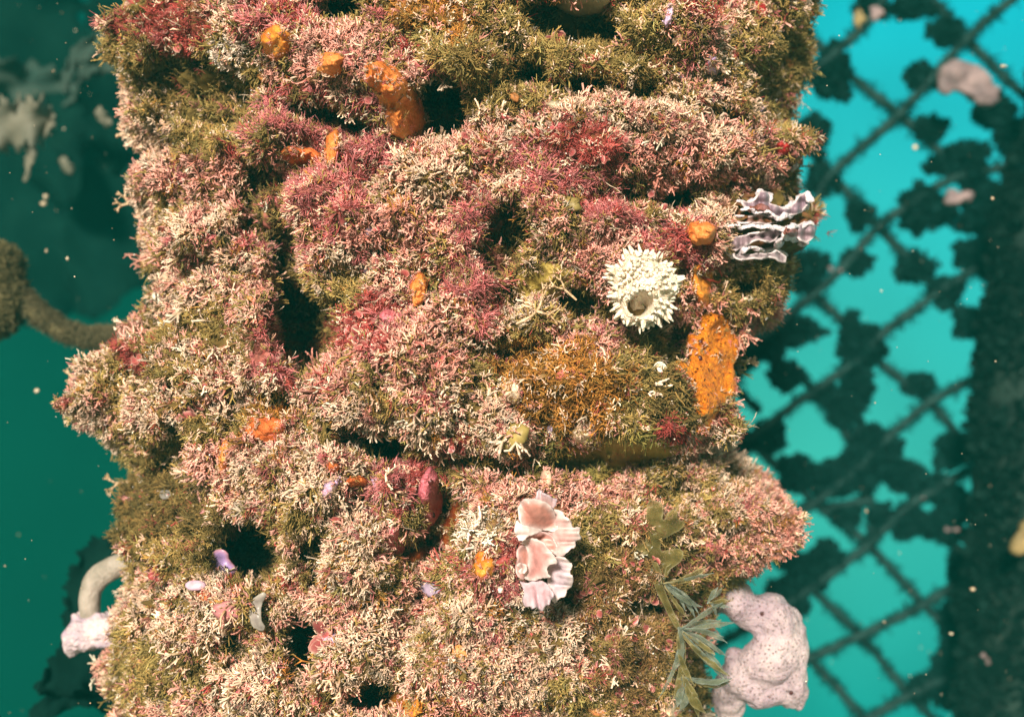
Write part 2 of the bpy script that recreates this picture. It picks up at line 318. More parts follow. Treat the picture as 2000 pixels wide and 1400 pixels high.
crust('sponge_lobe', 'narrow orange sponge streak right of the magenta algae cushion', 'sponge', ell(650,285,15,40,8), 10, 'orange')
crust('sponge_lobe', 'golden sponge lump ringed by dark pink algae at top left', 'sponge', ell(540,85,34,34), 12, 'yellow')
crust('sponge_lobe', 'small bright orange sponge peg in the middle of the pile', 'sponge', ell(818,562,18,34,8), 12, 'orange')
crust('sponge_lobe', 'rusty orange sponge mound at the lower left above the cream turf', 'sponge', ell(520,838,40,28), 8, 'deep_orange')
crust('sponge_lobe', 'small salmon orange patch left of the purple pink leaf', 'sponge', ell(500,940,18,13), 6, 'deep_orange')
crust('sponge_lobe', 'small red orange patch right of the purple pink leaf', 'sponge', ell(698,940,22,13), 6, 'deep_orange')
crust('sponge_lobe', 'red orange knob above the purple pink leaf', 'sponge', ell(650,912,15,12), 6, 'deep_orange')
crust('sponge_lobe', 'peach orange sponge strip at left of centre, standing upright', 'sponge', ell(437,893,14,34,12), 8, 'orange')
crust('orange_button', 'bright orange button sponge below the purple shell fragment', 'sponge', ell(396,1162,16,14), 7, 'deep_orange')
crust('orange_button', 'pale orange crumbly sponge bit right of the orange button', 'sponge', ell(424,1172,16,9), 5, 'orange')
crust('orange_button', 'coral red knob beside the grey crescent shell at lower left', 'sponge', ell(514,1240,9,16,10), 6, 'deep_orange')
crust('sponge_lobe', 'golden sponge lobe showing in the gap at the bottom edge', 'sponge', ell(785,1375,32,34), 10, 'yellow')
crust('sponge_lobe', 'cream sponge lump at the very bottom edge, left of the lobed sponge', 'sponge', ell(1312,1382,24,20), 14, 'cream')
crust('sponge_lobe', 'tiny yellow cream sponge on the mound left of the frilly pink growth', 'sponge', ell(945,1105,22,30), 5, 'yellow')
crust('cream_knob', 'fluffy cream white knob at the left end of the rusty mound', 'sponge', ell(1000,768,20,26), 9, 'cream')
crust('cream_knob', 'small ring shaped cream knob on the rusty mound', 'sponge', ell(1032,796,14,12), 8, 'cream')
crust('cream_knob', 'ragged white sponge patch under the rusty mound', 'sponge', ell(1145,855,28,24), 8, 'cream')
crust('pink_sponge', 'tall pink sponge finger with two dark pores beside the smooth brown hollow', 'sponge',
      [(842,910),(856,925),(860,950),(866,975),(862,1000),(848,1022),(836,1040),(824,1030),(818,1005),(826,985),(815,965),(820,940),(830,922)], 12, 'pinkskin')
crust('clam_mantle', 'smooth brown mantle showing in the upper slit between pink lumps', 'clam', [(905,968),(915,985),(905,1010),(885,1035),(882,1065),(868,1075),(848,1058),(845,1040),(865,1015),(880,985)], 5, 'rust')
crust('clam_mantle', 'smooth brown mantle in the lower small slit beneath the pink rim', 'clam', ell(812,1083,26,14,-25), 4, 'rust')
crust('pink_film', 'smooth magenta pink crust patch left of the lower brown slit', 'crust', ell(773,1062,20,30), 5, 'pinkskin')
crust('pink_film', 'rosy crust patch high on the middle mound under the orange peg', 'crust', ell(762,618,22,13,10), 4, 'pinkskin')
crust('purple_leaf', 'purple pink flat leaf shaped sponge below the salmon patches', 'sponge', ell(647,952,13,27,35), 8, 'lilac')
crust('purple_sponge', 'small lilac sponge patch near the top right with curled rim', 'sponge', ell(1393,130,14,20,20), 7, 'lilac', 'lilac sponge patches at upper right')
crust('purple_sponge', 'slim lilac sponge strip at the top edge right of centre', 'sponge', ell(1306,30,9,26,15), 6, 'lilac', 'lilac sponge patches at upper right')
crust('purple_sponge', 'faint lilac sponge spot left of the curled lilac patch', 'sponge', ell(1330,150,10,8), 5, 'lilac', 'lilac sponge patches at upper right')
crust('purple_sponge', 'small lilac sponge chip above the right edge hollow', 'sponge', ell(1490,203,8,12), 6, 'lilac', 'lilac sponge patches at upper right')
crust('purple_sponge', 'tiny lilac sponge under the orange tube sponge', 'sponge', ell(1347,853,10,7), 5, 'lilac', 'lilac sponge patches at upper right')
crust('red_patch', 'dark crimson leaf hanging near the top right corner of the pile', 'alga', [(1480,0),(1500,10),(1498,35),(1512,55),(1495,50),(1478,28),(1472,5)], 6, 'crimson')
crust('red_patch', 'dark red crust right of the white ringed barnacle at upper right', 'crust', ell(1460,135,13,22), 5, 'crimson')
crust('red_patch', 'red crust knob at the right edge above the folded oyster', 'crust', ell(1530,290,22,14), 6, 'crimson')
crust('sea_squirt', 'greenish cream smooth sea squirt cut by the top edge of the picture', 'sea squirt', ell(1140,2,54,30), 18, 'greycream')
crust('sea_squirt', 'small grey translucent tongue shaped sea squirt near the top centre', 'sea squirt', ell(1090,208,25,10,10), 9, 'greycream')
crust('olive_skin', 'smooth olive brown film under the rusty mound', 'film', ell(1195,885,125,34,-4,20), 4, 'olivefilm')
crust('olive_skin', 'smooth olive film strip in the hollow left of the spiny white sponge', 'film', ell(1065,550,62,36,-20,18), 4, 'olivefilm')
MASKS = [(lambda a: a.mean(0) + (a - a.mean(0)) * (0.62 if np.ptp(a, 0).max() < 60 else .82 if np.ptp(a, 0).max() < 150 else 0.97))(np.array(c[3], float)) for c in CRUSTS] + [np.array(ell(1285,720,13,14,0,12,0)), np.array(ell(1255,565,60,64,0,20,0)), np.array(ell(1065,1075,52,110,0,20,0)), np.array([(1420,400),(1470,372),(1580,365),(1590,470),(1540,505),(1420,505)], float)]
def in_poly(px, py, poly):
    c = np.zeros(px.shape, bool); n = len(poly); j = n - 1
    for i in range(n):
        xi, yi = poly[i]; xj, yj = poly[j]
        cond = ((yi > py) != (yj > py)) & (px < (xj - xi) * (py - yi) / ((yj - yi) + 1e-9) + xi)
        c ^= cond; j = i
    return c
def masked(px, py):
    r = np.zeros(px.shape, bool)
    for m_ in MASKS:
        x0, y0 = m_.min(0); x1, y1 = m_.max(0); b = (px > x0) & (px < x1) & (py > y0) & (py < y1)
        if b.any():
            idx = np.nonzero(b)[0]; r[idx] |= in_poly(px[idx], py[idx], m_)
    return r

V = P.reshape(-1, 3); n = GN.reshape(-1, 3)
ii, jj = np.meshgrid(np.arange(NZ - 1), np.arange(NT), indexing='ij'); j2 = (jj + 1) % NT
F = np.stack([ii * NT + jj, ii * NT + j2, (ii + 1) * NT + j2, (ii + 1) * NT + jj], -1).reshape(-1, 4)
kz = zone_of(V)
subc = (BASEC[kz] * .5 + BASEC[4] * .5) * (0.8 + 0.5 * vnoise(V, 500, 61)[:, None]) * 0.9
subc[kz == 6] *= 1.7
M['substrate'] = mat_attr('encrusted_pile_surface', 0.85, 0.15)
pile = mesh_np('wharf_pile', V, F, M['substrate'], None, subc)
tag(pile, 'wide upright wharf pile in the middle, buried under lumpy pink, cream and olive growth', 'pile')
print('pile', time.time() - T0)
tris = np.concatenate([F[:, [0, 1, 2]], F[:, [0, 2, 3]]])
fr = (np.abs(V[F[:, 0], 0]) < 9) & (V[F[:, 0], 1] < 0.06)
Fs = F[fr]; BV = BVHTree.FromPolygons(V.tolist(), Fs.tolist())
def hit(px, py):
    loc, nor, idx, dist = BV.ray_cast(Vector((0, -CAMD, 0)), ray(px, py))
    if loc is None: return None, None
    nor = Vector(nor)
    if nor.y > 0: nor = -nor
    return loc, nor
print('bvh', time.time() - T0)

# ------------------------------------------------------------------ tuft templates
def t_branch(p0, d, ln, r0, r1, nseg=2, bend=0.3, rs=random):
    """three-sided tapering twig: verts, tris, t (0 root .. 1 tip), end point, end dir"""
    p = np.array(p0, float); d = np.array(d, float); d /= np.linalg.norm(d)
    Vs, Ts, Fs = [], [], []
    for k in range(nseg + 1):
        f = k / nseg; r = r0 + (r1 - r0) * f
        u = np.cross(d, (0.31, 0.83, 0.45)); u /= np.linalg.norm(u); v = np.cross(d, u)
        for a in range(3):
            an = 2 * math.pi * a / 3 + 0.7 * k
            Vs.append(p + r * (math.cos(an) * u + math.sin(an) * v)); Ts.append(f)
        if k < nseg:
            d2 = d + np.array([rs.uniform(-bend, bend) for _ in range(3)]); d = d2 / np.linalg.norm(d2); p = p + d * ln / nseg
    for k in range(nseg):
        for a in range(3):
            b = (a + 1) % 3; i0, i1, i2, i3 = 3 * k + a, 3 * k + b, 3 * k + 3 + b, 3 * k + 3 + a
            Fs += [(i0, i1, i2), (i0, i2, i3)]
    e = 3 * nseg; Fs.append((e, e + 1, e + 2))
    return Vs, Fs, Ts, p, d
class Tmpl:
    def __init__(s): s.V, s.F, s.T = [], [], []
    def add(s, V, F, T, t0=0, t1=1):
        b = len(s.V); s.V += list(V); s.F += [(a + b, c + b, d_ + b) for a, c, d_ in F]; s.T += [t0 + (t1 - t0) * t for t in T]
    def done(s): return np.array(s.V, np.float32), np.array(s.F, np.int32), np.array(s.T, np.float32)
U = random.uniform
def coralline(seed, r=0.075):
    """little jointed tree, unit height: forking stems with short side twigs"""
    random.seed(seed); t = Tmpl()
    for s in range(random.choice((2, 3, 3))):
        d = (U(-.8, .8), U(-.8, .8), 1); Vs, Fs, Ts, e, ed = t_branch((U(-.15, .15), U(-.15, .15), -.1), d, U(.5, .7), r, r * .9, 2, .3)
        t.add(Vs, Fs, Ts, 0, .55)
        for q in range(random.choice((2, 3, 3))):
            d2 = ed + np.array([U(-.9, .9), U(-.9, .9), U(-.1, .5)]); V2, F2, T2, e2, ed2 = t_branch(e, d2, U(.25, .5), r * .95, r * .7, 1, .3)
            t.add(V2, F2, T2, .55, .95)
            if random.random() < .6:
                d3 = ed2 + np.array([U(-1, 1), U(-1, 1), U(-.3, .6)]); V3, F3, T3, _, _ = t_branch(e2, d3, U(.12, .25), r * .75, r * .5, 1, .2); t.add(V3, F3, T3, .85, 1)
    return t.done()
def fluff(seed, nf=9, r=0.045):
    random.seed(seed); t = Tmpl()
    for s in range(nf):
        d = (U(-1, 1), U(-1, 1), U(.5, 1.2)); Vs, Fs, Ts, e, ed = t_branch((U(-.3, .3), U(-.3, .3), -.1), d, U(.6, 1.1), r, r * .5, 2, .45)
        t.add(Vs, Fs, Ts, 0.1, 1)
    return t.done()
def fuzz(seed, r=0.06):
    random.seed(seed); t = Tmpl()
    for s in range(4):
        d = (U(-.9, .9), U(-.9, .9), 1); Vs, Fs, Ts, e, ed = t_branch((U(-.25, .25), U(-.25, .25), -.1), d, U(.4, .8), r, r * .7, 1, .3); t.add(Vs, Fs, Ts, 0, .6)
        for q in range(2):
            V2, F2, T2, _, _ = t_branch(e, ed + np.array([U(-1, 1), U(-1, 1), U(-.4, .6)]), U(.2, .45), r * .7, r * .35, 1, .3); t.add(V2, F2, T2, .6, 1)
    return t.done()
def leaf(seed):
    """cupped oval blade with a rim (t=1) on a short stalk"""
    random.seed(seed); t = Tmpl(); nA = 9
    for q in range(random.choice((1, 2, 3))):
        c = np.array([U(-.35, .35), U(-.35, .35), U(.35, .7)]); a = np.array([U(-1, 1), U(-1, 1), U(.2, 1)]); a /= np.linalg.norm(a)
        b = np.cross(a, (U(-1, 1), U(-1, 1), U(-.3, .3))); b /= np.linalg.norm(b); nn = np.cross(a, b); w_ = U(.22, .36); h_ = U(.35, .55)
        Vs = [c]; Ts = [.0]
        for ring, tv in ((.62, .3), (.84, .5), (1.0, 1.0)):
            for k in range(nA):
                an = 2 * math.pi * k / nA; x = math.cos(an) * h_ * ring; y = math.sin(an) * w_ * ring
                Vs.append(c + a * x + b * y + nn * (.30 * ring * ring * (.5 + .5 * math.sin(an * 2 + seed)) * w_ * 1.6)); Ts.append(tv)
        Fs = [(0, 1 + k, 1 + (k + 1) % nA) for k in range(nA)]
        for g in range(2):
            for k in range(nA):
                i0, i1 = 1 + g * nA + k, 1 + g * nA + (k + 1) % nA; Fs += [(i0, i0 + nA, i1 + nA), (i0, i1 + nA, i1)]
        t.add(Vs, Fs, Ts)
    return t.done()
def lumpy(seed):
    random.seed(seed); bm = bmesh.new(); bmesh.ops.create_icosphere(bm, subdivisions=2, radius=1); sx, sy, sz = U(.6, 1.2), U(.35, .8), U(.35, .6)
    V_ = np.array([v.co[:] for v in bm.verts]); F_ = np.array([[v.index for v in f.verts] for f in bm.faces]); bm.free()
    V_ = V_ * (1 + .35 * vnoise(V_ + seed, 1.1, seed) + .22 * vnoise(V_ + seed, 2.6, seed + 1))[:, None] * np.array([sx, sy, sz]); return V_.astype(np.float32), F_, np.clip(V_[:, 2] + .5, 0, 1).astype(np.float32)
def grain(seed):
    random.seed(seed); V_ = np.array([(1,0,0),(-1,0,0),(0,1,0),(0,-1,0),(0,0,1),(0,0,-1)], float) * [[U(.5, 1.2)] for _ in range(6)]
    V_[:, 2] += 1.5; return V_.astype(np.float32), np.array([(0,2,4),(2,1,4),(1,3,4),(3,0,4),(2,0,5),(1,2,5),(3,1,5),(0,3,5)]), np.ones(6, np.float32)
def thread(seed):
    random.seed(seed); t = Tmpl(); Vs, Fs, Ts, e, ed = t_branch((0, 0, -.1), (U(-.7, .7), U(-.7, .7), .8), U(.7, 1.1), .022, .014, 6, .38); t.add(Vs, Fs, Ts)
    if seed % 2: V2, F2, T2, _, _ = t_branch(Vs[9], ed + np.array([U(-1, 1), U(-1, 1), 0]), U(.3, .5), .016, .010, 3, .3); t.add(V2, F2, T2)
    return t.done()
TEMPL = {'lump': [lumpy(400 + s) for s in range(12)], 'grain': [grain(500 + s) for s in range(6)], 'thread': [thread(600 + s) for s in range(12)], 'cor': [coralline(s) for s in range(12)], 'flu': [fluff(100 + s) for s in range(8)], 'fuz': [fuzz(200 + s) for s in range(10)], 'leaf': [leaf(300 + s) for s in range(10)]}

def place(kind, pos, nor, scale, cb, ct, tilt=0.5, stretch=None):
    """copies of the templates as one big vertex soup: returns V, F, col"""
    outV, outF, outC = [], [], []; off = 0; ts = TEMPL[kind]; which = rng.integers(0, len(ts), len(pos))
    for w_, (tv, tf, tt) in enumerate(ts):
        s = which == w_; k = int(s.sum())
        if not k: continue
        n_ = nor[s] + rng.normal(0, tilt, (k, 3)) * 0.6; n_ /= np.linalg.norm(n_, axis=1, keepdims=True)
        r_ = rng.normal(0, 1, (k, 3)); u = np.cross(n_, r_); u /= np.linalg.norm(u, axis=1, keepdims=True); v = np.cross(n_, u)
        Rm = np.stack([u, v, n_], -1)                                    # columns
        VV = np.einsum('kij,nj->kni', Rm, tv) * scale[s][:, None, None] + pos[s][:, None, :]
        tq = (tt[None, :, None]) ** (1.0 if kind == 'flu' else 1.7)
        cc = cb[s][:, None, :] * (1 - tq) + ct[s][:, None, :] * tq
        outV.append(VV.reshape(-1, 3).astype(np.float32)); outC.append(cc.reshape(-1, 3).astype(np.float32))
        outF.append((tf[None] + (np.arange(k) * len(tv))[:, None, None] + off).reshape(-1, 3)); off += k * len(tv)
    return np.concatenate(outV), np.concatenate(outF), np.concatenate(outC)

# ---- scatter over the pile
e1 = V[F[:, 1]] - V[F[:, 0]]; e2 = V[F[:, 3]] - V[F[:, 0]]; area = np.linalg.norm(np.cross(e1, e2), axis=1)
ctr = V[F].mean(1); fn = n[F[:, 0]]
fpx, fpy = project(ctr)
wgt = area * np.where(ctr[:, 1] < 0.04, 1.0, 0.0) * np.where(np.abs(ctr[:, 2]) < 0.30, 1, 0.25)
view = ctr - np.array([0, -CAMD, 0]); view /= np.linalg.norm(view, axis=1, keepdims=True)
facing = -(fn * view).sum(1)
wgt *= np.clip(facing + 0.75, 0.15, 1.0)
NS = 410000
pick = rng.choice(len(F), NS, p=wgt / wgt.sum())
uu, vv = rng.random((2, NS, 1)); pos = V[F[pick, 0]] + uu * e1[pick] + vv * e2[pick]
nor = n[F[pick, 0]] * 0.75 + NRM.reshape(-1, 3)[F[pick, 0]] * 0.5; nor[:, 2] -= 0.10; nor /= np.linalg.norm(nor, axis=1, keepdims=True)
dep = DEPTH.reshape(-1)[F[pick, 0]]
px, py = project(pos); keep = ~masked(px, py)
kz = zone_of(pos)
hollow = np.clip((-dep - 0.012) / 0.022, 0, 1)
keep &= rng.random(NS) > hollow * 0.75
pit = vnoise(pos, 260, 131) + 0.6 * vnoise(pos, 520, 132) + 0.5 * vnoise(pos, 110, 133)
keep &= rng.random(NS) < np.clip(0.95 + 1.6 * pit, 0.12, 1.0)
keep &= ~((kz == 6) & (rng.random(NS) < .62))
pos, nor, kz, dep, hollow, px, py, pit = pos[keep], nor[keep], kz[keep], dep[keep], hollow[keep], px[keep], py[keep], pit[keep]
# deep hollows carry dull olive growth whatever surrounds them
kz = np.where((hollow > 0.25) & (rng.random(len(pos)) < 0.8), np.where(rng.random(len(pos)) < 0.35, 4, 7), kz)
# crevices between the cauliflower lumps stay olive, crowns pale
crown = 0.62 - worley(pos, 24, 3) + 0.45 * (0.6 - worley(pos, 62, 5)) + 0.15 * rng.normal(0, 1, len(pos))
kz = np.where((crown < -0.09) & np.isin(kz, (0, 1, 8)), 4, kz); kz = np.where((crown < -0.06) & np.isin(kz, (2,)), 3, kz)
# salt in neighbours so that no patch is pure
mixr = rng.random(len(pos))
kz = np.where((mixr < 0.10) & (kz != 7), 0, kz); kz = np.where((mixr > 0.92) & np.isin(kz, (0, 1, 2, 8)), 4, kz); kz = np.where((mixr > 0.89) & (mixr < 0.92), 3, kz)
fine = vnoise(pos, 210, 141) + .5 * vnoise(pos, 420, 142); fin2 = vnoise(pos, 170, 143) + .5 * vnoise(pos, 380, 144)
kz = np.where(np.isin(kz, (0,)) & (fine > .38), 1, kz); kz = np.where(np.isin(kz, (0, 1)) & (fin2 > .52), 2, kz); kz = np.where(np.isin(kz, (0, 1, 2)) & (fine < -.78), 4, kz); kz = np.where(np.isin(kz, (0, 1)) & (fin2 < -.72), 5, kz)
var = (1 + 0.22 * vnoise(pos, 90, 51) + rng.normal(0, 0.16, len(pos)))[:, None]
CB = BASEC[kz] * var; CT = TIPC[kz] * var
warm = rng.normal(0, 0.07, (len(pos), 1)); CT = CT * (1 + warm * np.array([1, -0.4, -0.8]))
dead = rng.random(len(pos)) < 0.14; CT[dead] *= 0.5
S = rng.uniform(0.5, 1.4, len(pos)) * (1 + 0.25 * vnoise(pos, 70, 52)) * (1 + 0.22 * np.clip(pit, -1, 1)); S[rng.random(len(pos)) < 0.05] *= 1.55
f_cor = np.isin(kz, (0, 1, 8)); f_flu = np.isin(kz, (2, 3)); f_leaf = (kz == 9) & (rng.random(len(pos)) < .10)
f_leaf |= (kz == 3) & (rng.random(len(pos)) < .05) | (kz == 1) & (rng.random(len(pos)) < .02)
f_cor &= ~f_leaf; f_flu &= ~f_leaf
f_flu |= (kz == 1) & ~f_leaf & (rng.random(len(pos)) < .35); f_cor &= ~f_flu
f_fuz = ~(f_cor | f_flu | f_leaf)
M['coralline'] = mat_attr('coralline_twigs', 0.6, 0.35, 0.0); M['fluff'] = mat_attr('red_filaments', 0.6, 0.3, 0.35)
M['fuzz'] = mat_attr('olive_filaments', 0.7, 0.25, 0.15); M['blade'] = mat_attr('small_red_blades', 0.4, 0.4, 0.25)
def scatter(name, kind, f, size, mat, label, cat, cb=None, ct=None, tilt=.5):
    VV, FF, CC = place(kind, pos[f], nor[f], S[f] * size, CB[f] if cb is None else cb, CT[f] if ct is None else ct, tilt)
    o = mesh_np(name, VV, FF, mat, None, CC, smooth=True); print(name, f.sum(), len(FF)); return tag(o, label, cat, kind='stuff')
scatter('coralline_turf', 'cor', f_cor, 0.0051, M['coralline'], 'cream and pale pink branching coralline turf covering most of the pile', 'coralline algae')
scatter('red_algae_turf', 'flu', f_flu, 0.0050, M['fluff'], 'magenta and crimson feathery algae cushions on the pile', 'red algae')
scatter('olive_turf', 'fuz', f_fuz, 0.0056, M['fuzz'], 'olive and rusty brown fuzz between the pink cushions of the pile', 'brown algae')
nl = int(f_leaf.sum()); lv = rng.uniform(.7, 1.25, (nl, 1))
scatter('red_blade_algae', 'leaf', f_leaf, 0.0050, M['blade'], 'tiny rounded rosy blades with pale rims, mostly at the lower right of the pile', 'red algae', np.array([(.42, .08, .085)]) * lv, np.array([(.70, .42, .34)]) * lv)
def some(p): return rng.random(len(pos)) < p
fm = some(.0042) & (hollow < .3); nm = int(fm.sum()); LC = np.array([(.62,.16,.13),(.70,.30,.10),(.66,.26,.27),(.50,.09,.08),(.74,.50,.36),(.52,.40,.56),(.42,.32,.10),(.78,.62,.50),(.60,.14,.16)])[rng.integers(0, 9, nm)] * rng.uniform(.7, 1.1, (nm, 1))
M['crustbits'] = mat_attr('encrusting_sponge_skin', .5, .35, .12)
scatter('encrusting_sponge_bits', 'lump', fm, 0.0042, M['crustbits'], 'small smooth rose, orange and cream sponge bits peeping out of the turf', 'sponge', LC * .7, LC, .3)
fg = some(.055); ng = int(fg.sum()); GC = np.array([(.9,.8,.66),(.8,.6,.5),(.9,.86,.8),(.7,.5,.25)])[rng.integers(0, 4, ng)]; Sold = S; S = rng.uniform(.4, 1.5, len(pos)); P0 = pos; pos = pos + nor * .0038 * Sold[:, None]
scatter('silt_grains', 'grain', fg, 0.00048, M['chalkgrain'] if 'chalkgrain' in M else M['crustbits'], 'pale sand and silt grains caught on the turf', 'silt', GC, GC, .5)
pos = P0; ft = some(.006); nt_ = int(ft.sum()); TCc = np.array([(.80,.62,.46)]) * rng.uniform(.4, 1.1, (nt_, 1)); S = rng.uniform(.5, 1.4, len(pos))
scatter('hydroid_threads', 'thread', ft, 0.0135, M['coralline'], 'thin pale threads curling out of the turf', 'hydroids', TCc * .6, TCc, .9); S = Sold
print('scatter', time.time() - T0)

# ------------------------------------------------------------------ crusts
OVER = []
def build_crust(name, label, cat, poly, h, matk, group, holes, soft, res=2.6):
    pl = np.array(poly, float); x0, y0 = pl.min(0) - 2; x1, y1 = pl.max(0) + 2; cxp, cyp = pl.mean(0)
    xs = np.arange(x0, x1 + res, res); ys = np.arange(y0, y1 + res, res); X, Y = np.meshgrid(xs, ys)
    ins = in_poly(X.ravel(), Y.ravel(), pl).reshape(X.shape)
    # distance to the outline
    dd = np.full(X.shape, 1e9); m_ = len(pl)
    for i in range(m_):
        a, b = pl[i], pl[(i + 1) % m_]; ab = b - a; t = np.clip(((X - a[0]) * ab[0] + (Y - a[1]) * ab[1]) / (ab @ ab + 1e-9), 0, 1)
        dd = np.minimum(dd, np.hypot(X - a[0] - t * ab[0], Y - a[1] - t * ab[1]))
    dd = np.where(ins, dd, -dd); dm = dd.max()
    yy = np.full(X.shape, np.nan)
    for i in range(X.shape[0]):
        for j in range(X.shape[1]):
            if dd[i, j] > -res * 1.6:
                l_, _ = hit(X[i, j], Y[i, j])
                if l_ is not None: yy[i, j] = l_.y
    if np.isnan(yy).all(): return None
    g_ = ~np.isnan(yy); A_ = np.stack([X[g_] - cxp, Y[g_] - cyp, np.ones(g_.sum())], 1)
    co_, *_ = np.linalg.lstsq(A_, yy[g_], rcond=None); pln = co_[0] * (X - cxp) + co_[1] * (Y - cyp) + co_[2]
    rs_ = yy - pln; lo = np.nanpercentile(rs_, 30); yy = pln + np.where(np.isnan(rs_), lo, np.clip(rs_, lo - .006, lo + .006))
    for _ in range(14):
        q = np.pad(yy, 1, mode='edge'); yy = (q[:-2, 1:-1] + q[2:, 1:-1] + q[1:-1, :-2] + q[1:-1, 2:] + 4 * yy) / 8
    prof = np.clip(dd / (dm * 0.9 + 1e-6), -0.3, 1); prof = np.where(prof > 0, np.sqrt(1 - (1 - np.clip(prof, 0, 1)) ** 2), prof * 2)
    G = np.stack([X, Y * 1.0, 0 * X], -1)
    lump = 1 + 0.40 * vnoise(G, 0.045, 81) + 0.16 * vnoise(G, 0.12, 82)
    yd = yy - 0.0045 - prof * h * 0.001 * lump
    yd = yd + 0.0011 * vnoise(G, .30, 83) * (h > 3) + 0.0007 * vnoise(G, .6, 84)
    sc_ = (yd + CAMD) / CAMD / PXM
    PV = np.stack([(X - 1000) * sc_, yd, (700 - Y) * sc_], -1)
    use = dd > -res * 1.5; idx = -np.ones(X.shape, int); idx[use] = np.arange(use.sum())
    q = []; H_, W_ = X.shape
    for i in range(H_ - 1):
        for j in range(W_ - 1):
            k4 = (idx[i, j], idx[i + 1, j], idx[i + 1, j + 1], idx[i, j + 1])
            if min(k4) >= 0: q.append(k4)
    if not q: return None
    c0 = PV[use].mean(0)
    rnd = rng.random(PV.shape[:2]); pn = vnoise(PV, 300, 151); dens = (.02 if 'tubes' in matk else .0 if 'pink' in matk or 'rust' in matk else .06 if h > 4 else .02) * np.clip(.5 + 1.5 * pn, 0, 2) + .28 * np.clip(1 - dd / 6, 0, 1) * ('pink' not in matk)
    OVER.append(PV[(rnd < dens) & (dd > -1) & (label.find('squirt') < 0)])
    o = mesh_np(name, PV[use] - c0, np.array(q), M[matk]); o.location = c0
    md = o.modifiers.new('thick', 'SOLIDIFY'); md.thickness = 0.004; md.offset = -1
    sb = o.modifiers.new('s', 'SUBSURF'); sb.levels = 1; sb.render_levels = 1
    return tag(o, label, cat, group)
for c in CRUSTS: build_crust(*c)
ov = np.concatenate(OVER); k_ = len(ov); on = np.tile(np.array([[0, -1., .0]]), (k_, 1)) + rng.normal(0, .35, (k_, 3)); rr = rng.random(k_)
vv_, ff_, cc_ = [], [], []; off_ = 0
for kd, lo_, hi_, ci, sz in (('cor', 0, .4, 0, .0042), ('cor', .4, .6, 1, .0042), ('flu', .6, .75, 2, .0036), ('fuz', .75, 1.01, 4, .0040)):
    q_ = (rr >= lo_) & (rr < hi_); n__ = int(q_.sum()); v_ = rng.uniform(.7, 1.2, (n__, 1)); a_, b_, c_ = place(kd, ov[q_], on[q_], sz * rng.uniform(.5, 1.2, n__), BASEC[ci][None] * v_, TIPC[ci][None] * v_)
    vv_.append(a_); ff_.append(b_ + off_); cc_.append(c_); off_ += len(a_)
tag(mesh_np('epiphyte_tufts', np.concatenate(vv_), np.concatenate(ff_), M['coralline'], None, np.concatenate(cc_)), 'sparse small tufts creeping over the smooth sponge crusts', 'algae', kind='stuff')
print('crusts', time.time() - T0)

# ------------------------------------------------------------------ generic organic builders
def tube(pts, rad, mat, name, parent=None, seg=12, sub=6, wob=0.15, wf=120, cap=True, seed=0, flat=1.0):
    """smooth tube through points (world metres), closed rounded ends"""
    P_ = np.array(pts, float); r_ = np.array(rad, float); m_ = len(P_)
    tt = np.linspace(0, m_ - 1, (m_ - 1) * sub + 1); Q = []
    for t in tt:
        i = min(int(t), m_ - 2); f = t - i; p0, p1, p2, p3 = P_[max(i - 1, 0)], P_[i], P_[i + 1], P_[min(i + 2, m_ - 1)]
        Q.append(0.5 * ((2 * p1) + (-p0 + p2) * f + (2 * p0 - 5 * p1 + 4 * p2 - p3) * f * f + (-p0 + 3 * p1 - 3 * p2 + p3) * f ** 3))
    Q = np.array(Q); rr = np.interp(tt, range(m_), r_)
    if cap:
        d0 = Q[0] - Q[1]; d0 /= np.linalg.norm(d0); d1 = Q[-1] - Q[-2]; d1 /= np.linalg.norm(d1); a, b = rr[0], rr[-1]
        Q = np.concatenate([[Q[0] + d0 * a * .98, Q[0] + d0 * a * .8, Q[0] + d0 * a * .45], Q, [Q[-1] + d1 * b * .45, Q[-1] + d1 * b * .8, Q[-1] + d1 * b * .98]])
        rr = np.concatenate([[a * .15, a * .6, a * .9], rr, [b * .9, b * .6, b * .15]])
    D = np.gradient(Q, axis=0); D /= np.linalg.norm(D, axis=1, keepdims=True)
    u = np.cross(D[0], (0.2, 0.9, 0.35)); Vs = []
    for k in range(len(Q)):
        u = u - D[k] * (u @ D[k]); u /= np.linalg.norm(u); v = np.cross(D[k], u)
        for a in range(seg):
            an = 2 * math.pi * a / seg; Vs.append(Q[k] + rr[k] * (math.cos(an) * u + math.sin(an) * v * flat))
    Vs = np.array(Vs); ctr_ = np.repeat(Q, seg, 0)
    Vs = ctr_ + (Vs - ctr_) * (1 + wob * (vnoise(Vs, wf, seed) + .5 * vnoise(Vs, wf * 2.3, seed + 1)))[:, None]
    F_ = []
    for k in range(len(Q) - 1):
        for a in range(seg):
            b = (a + 1) % seg; F_.append((k * seg + a, k * seg + b, (k + 1) * seg + b, (k + 1) * seg + a))
    me_c = Vs.mean(0)
    Vf = np.concatenate([Vs, [Q[0], Q[-1]]]); n0 = len(Vs)
    F_ = F_ + [(n0, (a + 1) % seg, a, n0) for a in range(0)]
    if parent is None and name is None: return Vs, np.array(F_)
    o = mesh_np(name, Vs - me_c, np.array(F_), mat); o.location = me_c
    if parent is not None: under(o, parent)
    return o
